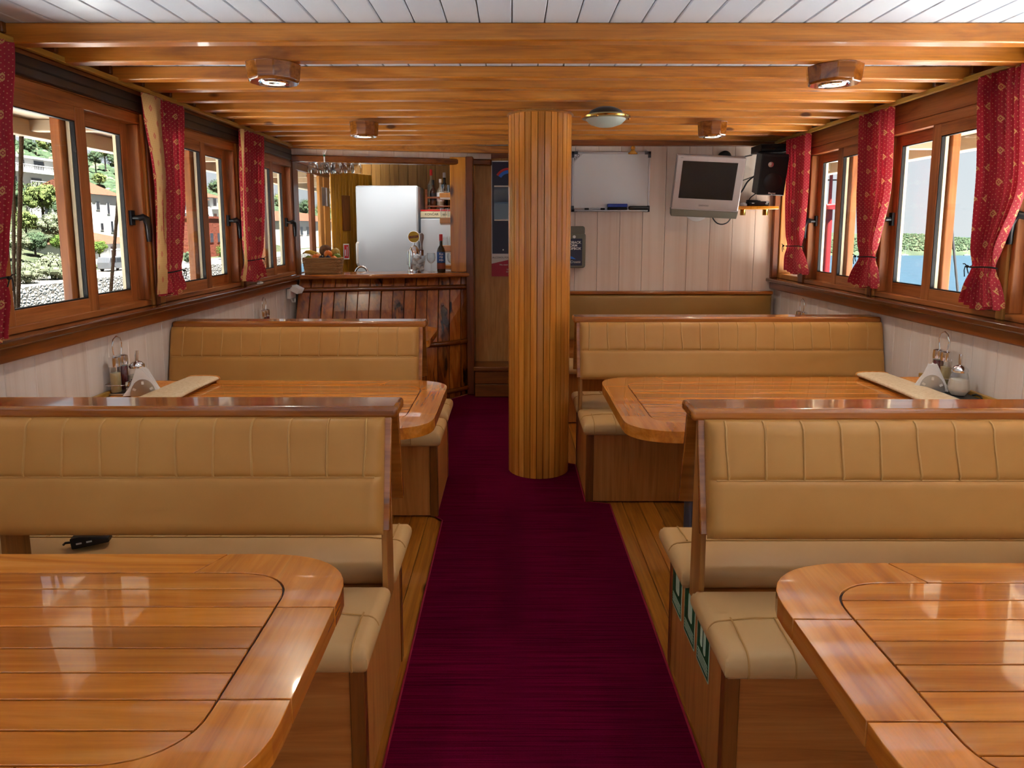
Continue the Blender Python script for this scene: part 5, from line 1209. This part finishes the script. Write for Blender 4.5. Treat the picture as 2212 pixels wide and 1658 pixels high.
house('unfinished bare brick house beside the balcony house', -34, -30, 67.6, 71.4, -1.4, 2.5, None, wall=mBrick, wx=((68.6,.6,.7,.9),(70.3,.6,.7,.9)), ov=.12)
house('wide pale building with terracotta roof seen through the galley window', -38, -30, 96, 118, -1.4, 2.6, 'hip', 1.4, mHouse2, wx=tuple((98+i*3,1.2,1.2,1.1) for i in range(6)), ov=.4)
# minivan on the quay
van = thing('minivan', 'silver minivan parked on the quay below the white house', 'car', (-27.3, 47.1, -1.36), 0)
mVan = plain('silver_paint', srgb(128,130,134), .3, .4); mTyre = plain('tyre', srgb(20,20,20), .9)
prof = [(-1.42,.18),(1.42,.18),(1.46,.42),(1.30,.52),(.82,.58),(.45,.92),(.30,.96),(-1.30,.96),(-1.42,.60)]
MB().prism(prof, -.42, .42, Matrix(((0,0,1,0),(1,0,0,0),(0,1,0,0),(0,0,0,1)))).build('body', mVan, van, bev=.03)
for s_ in (-1,1):
    for y in (-.9,.9):
        w_ = MB().cyl((s_*.36,y,.19),(s_*.45,y,.19),.19,n=18).build('wheel', mTyre, van, smooth=True); MB().cyl((s_*.44,y,.19),(s_*.46,y,.19),.11,n=14).build('hub_cap', mSteel, w_, smooth=True)
    xa, xb = sorted((s_*.425, s_*.432))
    for ya, yb in ((-1.25,-.62),(-.56,.0),(.06,.36)): B(xa, xb, ya, yb, .62, .88).build('side_window', mPaneD, van)
# ropes outside the windows
mRope = rough('tan_rope', [(.4, srgb(92,74,54)), (.6, srgb(140,118,92))], 160, .9, .4, .01)
mRopeK = plain('black_rope', (.004,.004,.005,1), .9)
def rope(label, x, y0, z0, y1, z1, r, mat, grp):
    k = (y1-y0)/(z1-z0); zt, zb = 2.045, .452
    n = 60; zz = [zt+(zb-zt)*i/n for i in range(n+1)]
    tag(MB().tube([(x, y0+k*(z-z0), z) for z in zz], [r*(1+.10*math.sin(i*2.1)) for i in range(n+1)], 8).build('rope', mat, None, smooth=True), label, 'rope', grp)
rope('tan rope outside the first left window, left of two', -2.47, 3.48, 2.03, 3.37, 1.16, .008, mRope, 'ropes outside the left windows')
rope('tan rope outside the first left window, right of two', -2.47, 3.54, 2.04, 3.40, 1.16, .010, mRope, 'ropes outside the left windows')
rope('tan rope slanting behind the second left pane', -2.47, 4.43, 2.01, 4.19, 1.12, .010, mRope, 'ropes outside the left windows')
rope('thin dark rope outside the near right-hand window', 2.73, 4.38, 1.89, 4.16, 1.09, .007, mRopeK, None)
mMast = plain('mast_red', (.20,.006,.008,1), .5)
# red harbour mast
rm = thing('harbour_mast', 'red steel harbour light mast standing in the sea', 'mast', (9, 19.6, ZS))
MB().cyl((0,0,-.5),(0,0,4.5),.115,.09,18).build('lower_pole', mMast, rm, smooth=True)
MB().cyl((0,0,4.5),(0,0,6.6),.05,.04,14).build('upper_pole', mMast, rm, smooth=True)
MB().cyl((0,0,4.44),(0,0,4.52),.22,n=16).build('collar', mMast, rm, smooth=True)
MB().cyl((-.15,-.1,4.54),(1.1,.3,4.60),.05,n=10).build('arm', mMast, rm, smooth=True)
for z in (5.45, 5.25): MB().cyl((-.3,-.1,z),(1.3,.4,z+.05),.02,n=8).build('rod', mBlackM, rm, smooth=True)
MB().cyl((0,0,5.60),(0,0,5.68),.42,n=20).build('platform', mMast, rm, smooth=True)
m = MB()
for k in range(9): a = 2*PI*k/9; m.cyl((.4*math.cos(a),.4*math.sin(a),5.68),(.4*math.cos(a),.4*math.sin(a),6.1),.02,n=6)
m.tube([(.4*math.cos(2*PI*k/18),.4*math.sin(2*PI*k/18),6.1) for k in range(18)], .025, 6, closed=True); m.build('platform_rail', mMast, rm, smooth=True)
m = MB()
for k in range(12): m.cyl((-.19,-.05,.4+k*.33),(-.19,.12,.4+k*.33),.012,n=6)
m.cyl((-.19,-.05,.2),(-.19,-.05,4.4),.014,n=6); m.cyl((-.19,.12,.2),(-.19,.12,4.4),.014,n=6); m.build('ladder', mMast, rm, smooth=True)
# far shore on the right
mFar = rough('far_wooded_hill', [(.3, srgb(52,66,48)), (.6, srgb(86,98,66)), (.75, srgb(112,112,92))], .35, bmp=.2)
def farz(x, y):
    t = (y-101)/9
    e_ = 0 if t < 0 else min(1, t)**.7
    h = 1.95 + .85*math.exp(-((x-63)/7)**2) + .25*math.sin(x*.11) + noise.noise((x*.12, y*.1, 1))*.35 + noise.noise((x*.9, y*.9, 5))*.16
    return ZS + h*e_ - .3*(t <= 0)
struct(MB().grid(lambda u,v: (10+230*u, 100+40*v, farz(10+230*u, 100+40*v)), 300, 24).build('ground_far_shore', mFar, smooth=True, fix=False))
rr = random.Random(2); m = MB()
for i in range(6500):
    x = 30+rr.random()*110; y = 102+rr.random()*9; r = rr.uniform(.10,.26); m.sph((x,y,farz(x,y)+r*.3), (r,r,r*.85), 6, 4)
tag(m.build('shore_wood', mLeafs[1], None), 'dark pine woods along the far shore across the water', 'woods', kind='stuff')
mHull = plain('white_hull', srgb(150,152,152), .4)
for x, y, s_, lb in ((54.5,100,1.0,'white sailing yacht left of centre in the far right pane'),(52.9,101,.8,'small white yacht with bare mast, leftmost on the far shore'),(57.6,100.5,.9,'white yacht with tall mast just left of the window stile'),(66.5,100.2,.8,'white yacht moored by the far shore, right pane'),(69.5,100.6,1.0,'tall masted yacht moored right of the dark rope'),(72.5,100.4,.8,'small yacht moored farthest right on the far shore')):
    y_ = thing('sailing_yacht', lb, 'boat', (x,y,ZS), 0, 'yachts along the far shore')
    MB().prism([(-.55*s_,-.13*s_),(.35*s_,-.15*s_),(.62*s_,0),(.35*s_,.15*s_),(-.55*s_,.13*s_)], -.05, .16*s_).build('hull', mHull, y_, bev=.02)
    B(-.25*s_, .15*s_, -.09*s_, .09*s_, .16*s_, .25*s_).build('cabin', mHull, y_, bev=.02)
    MB().cyl((.05*s_,0,.16*s_),(.05*s_,0,1.55*s_),.018,n=6).build('mast', mAlu, y_, smooth=True)
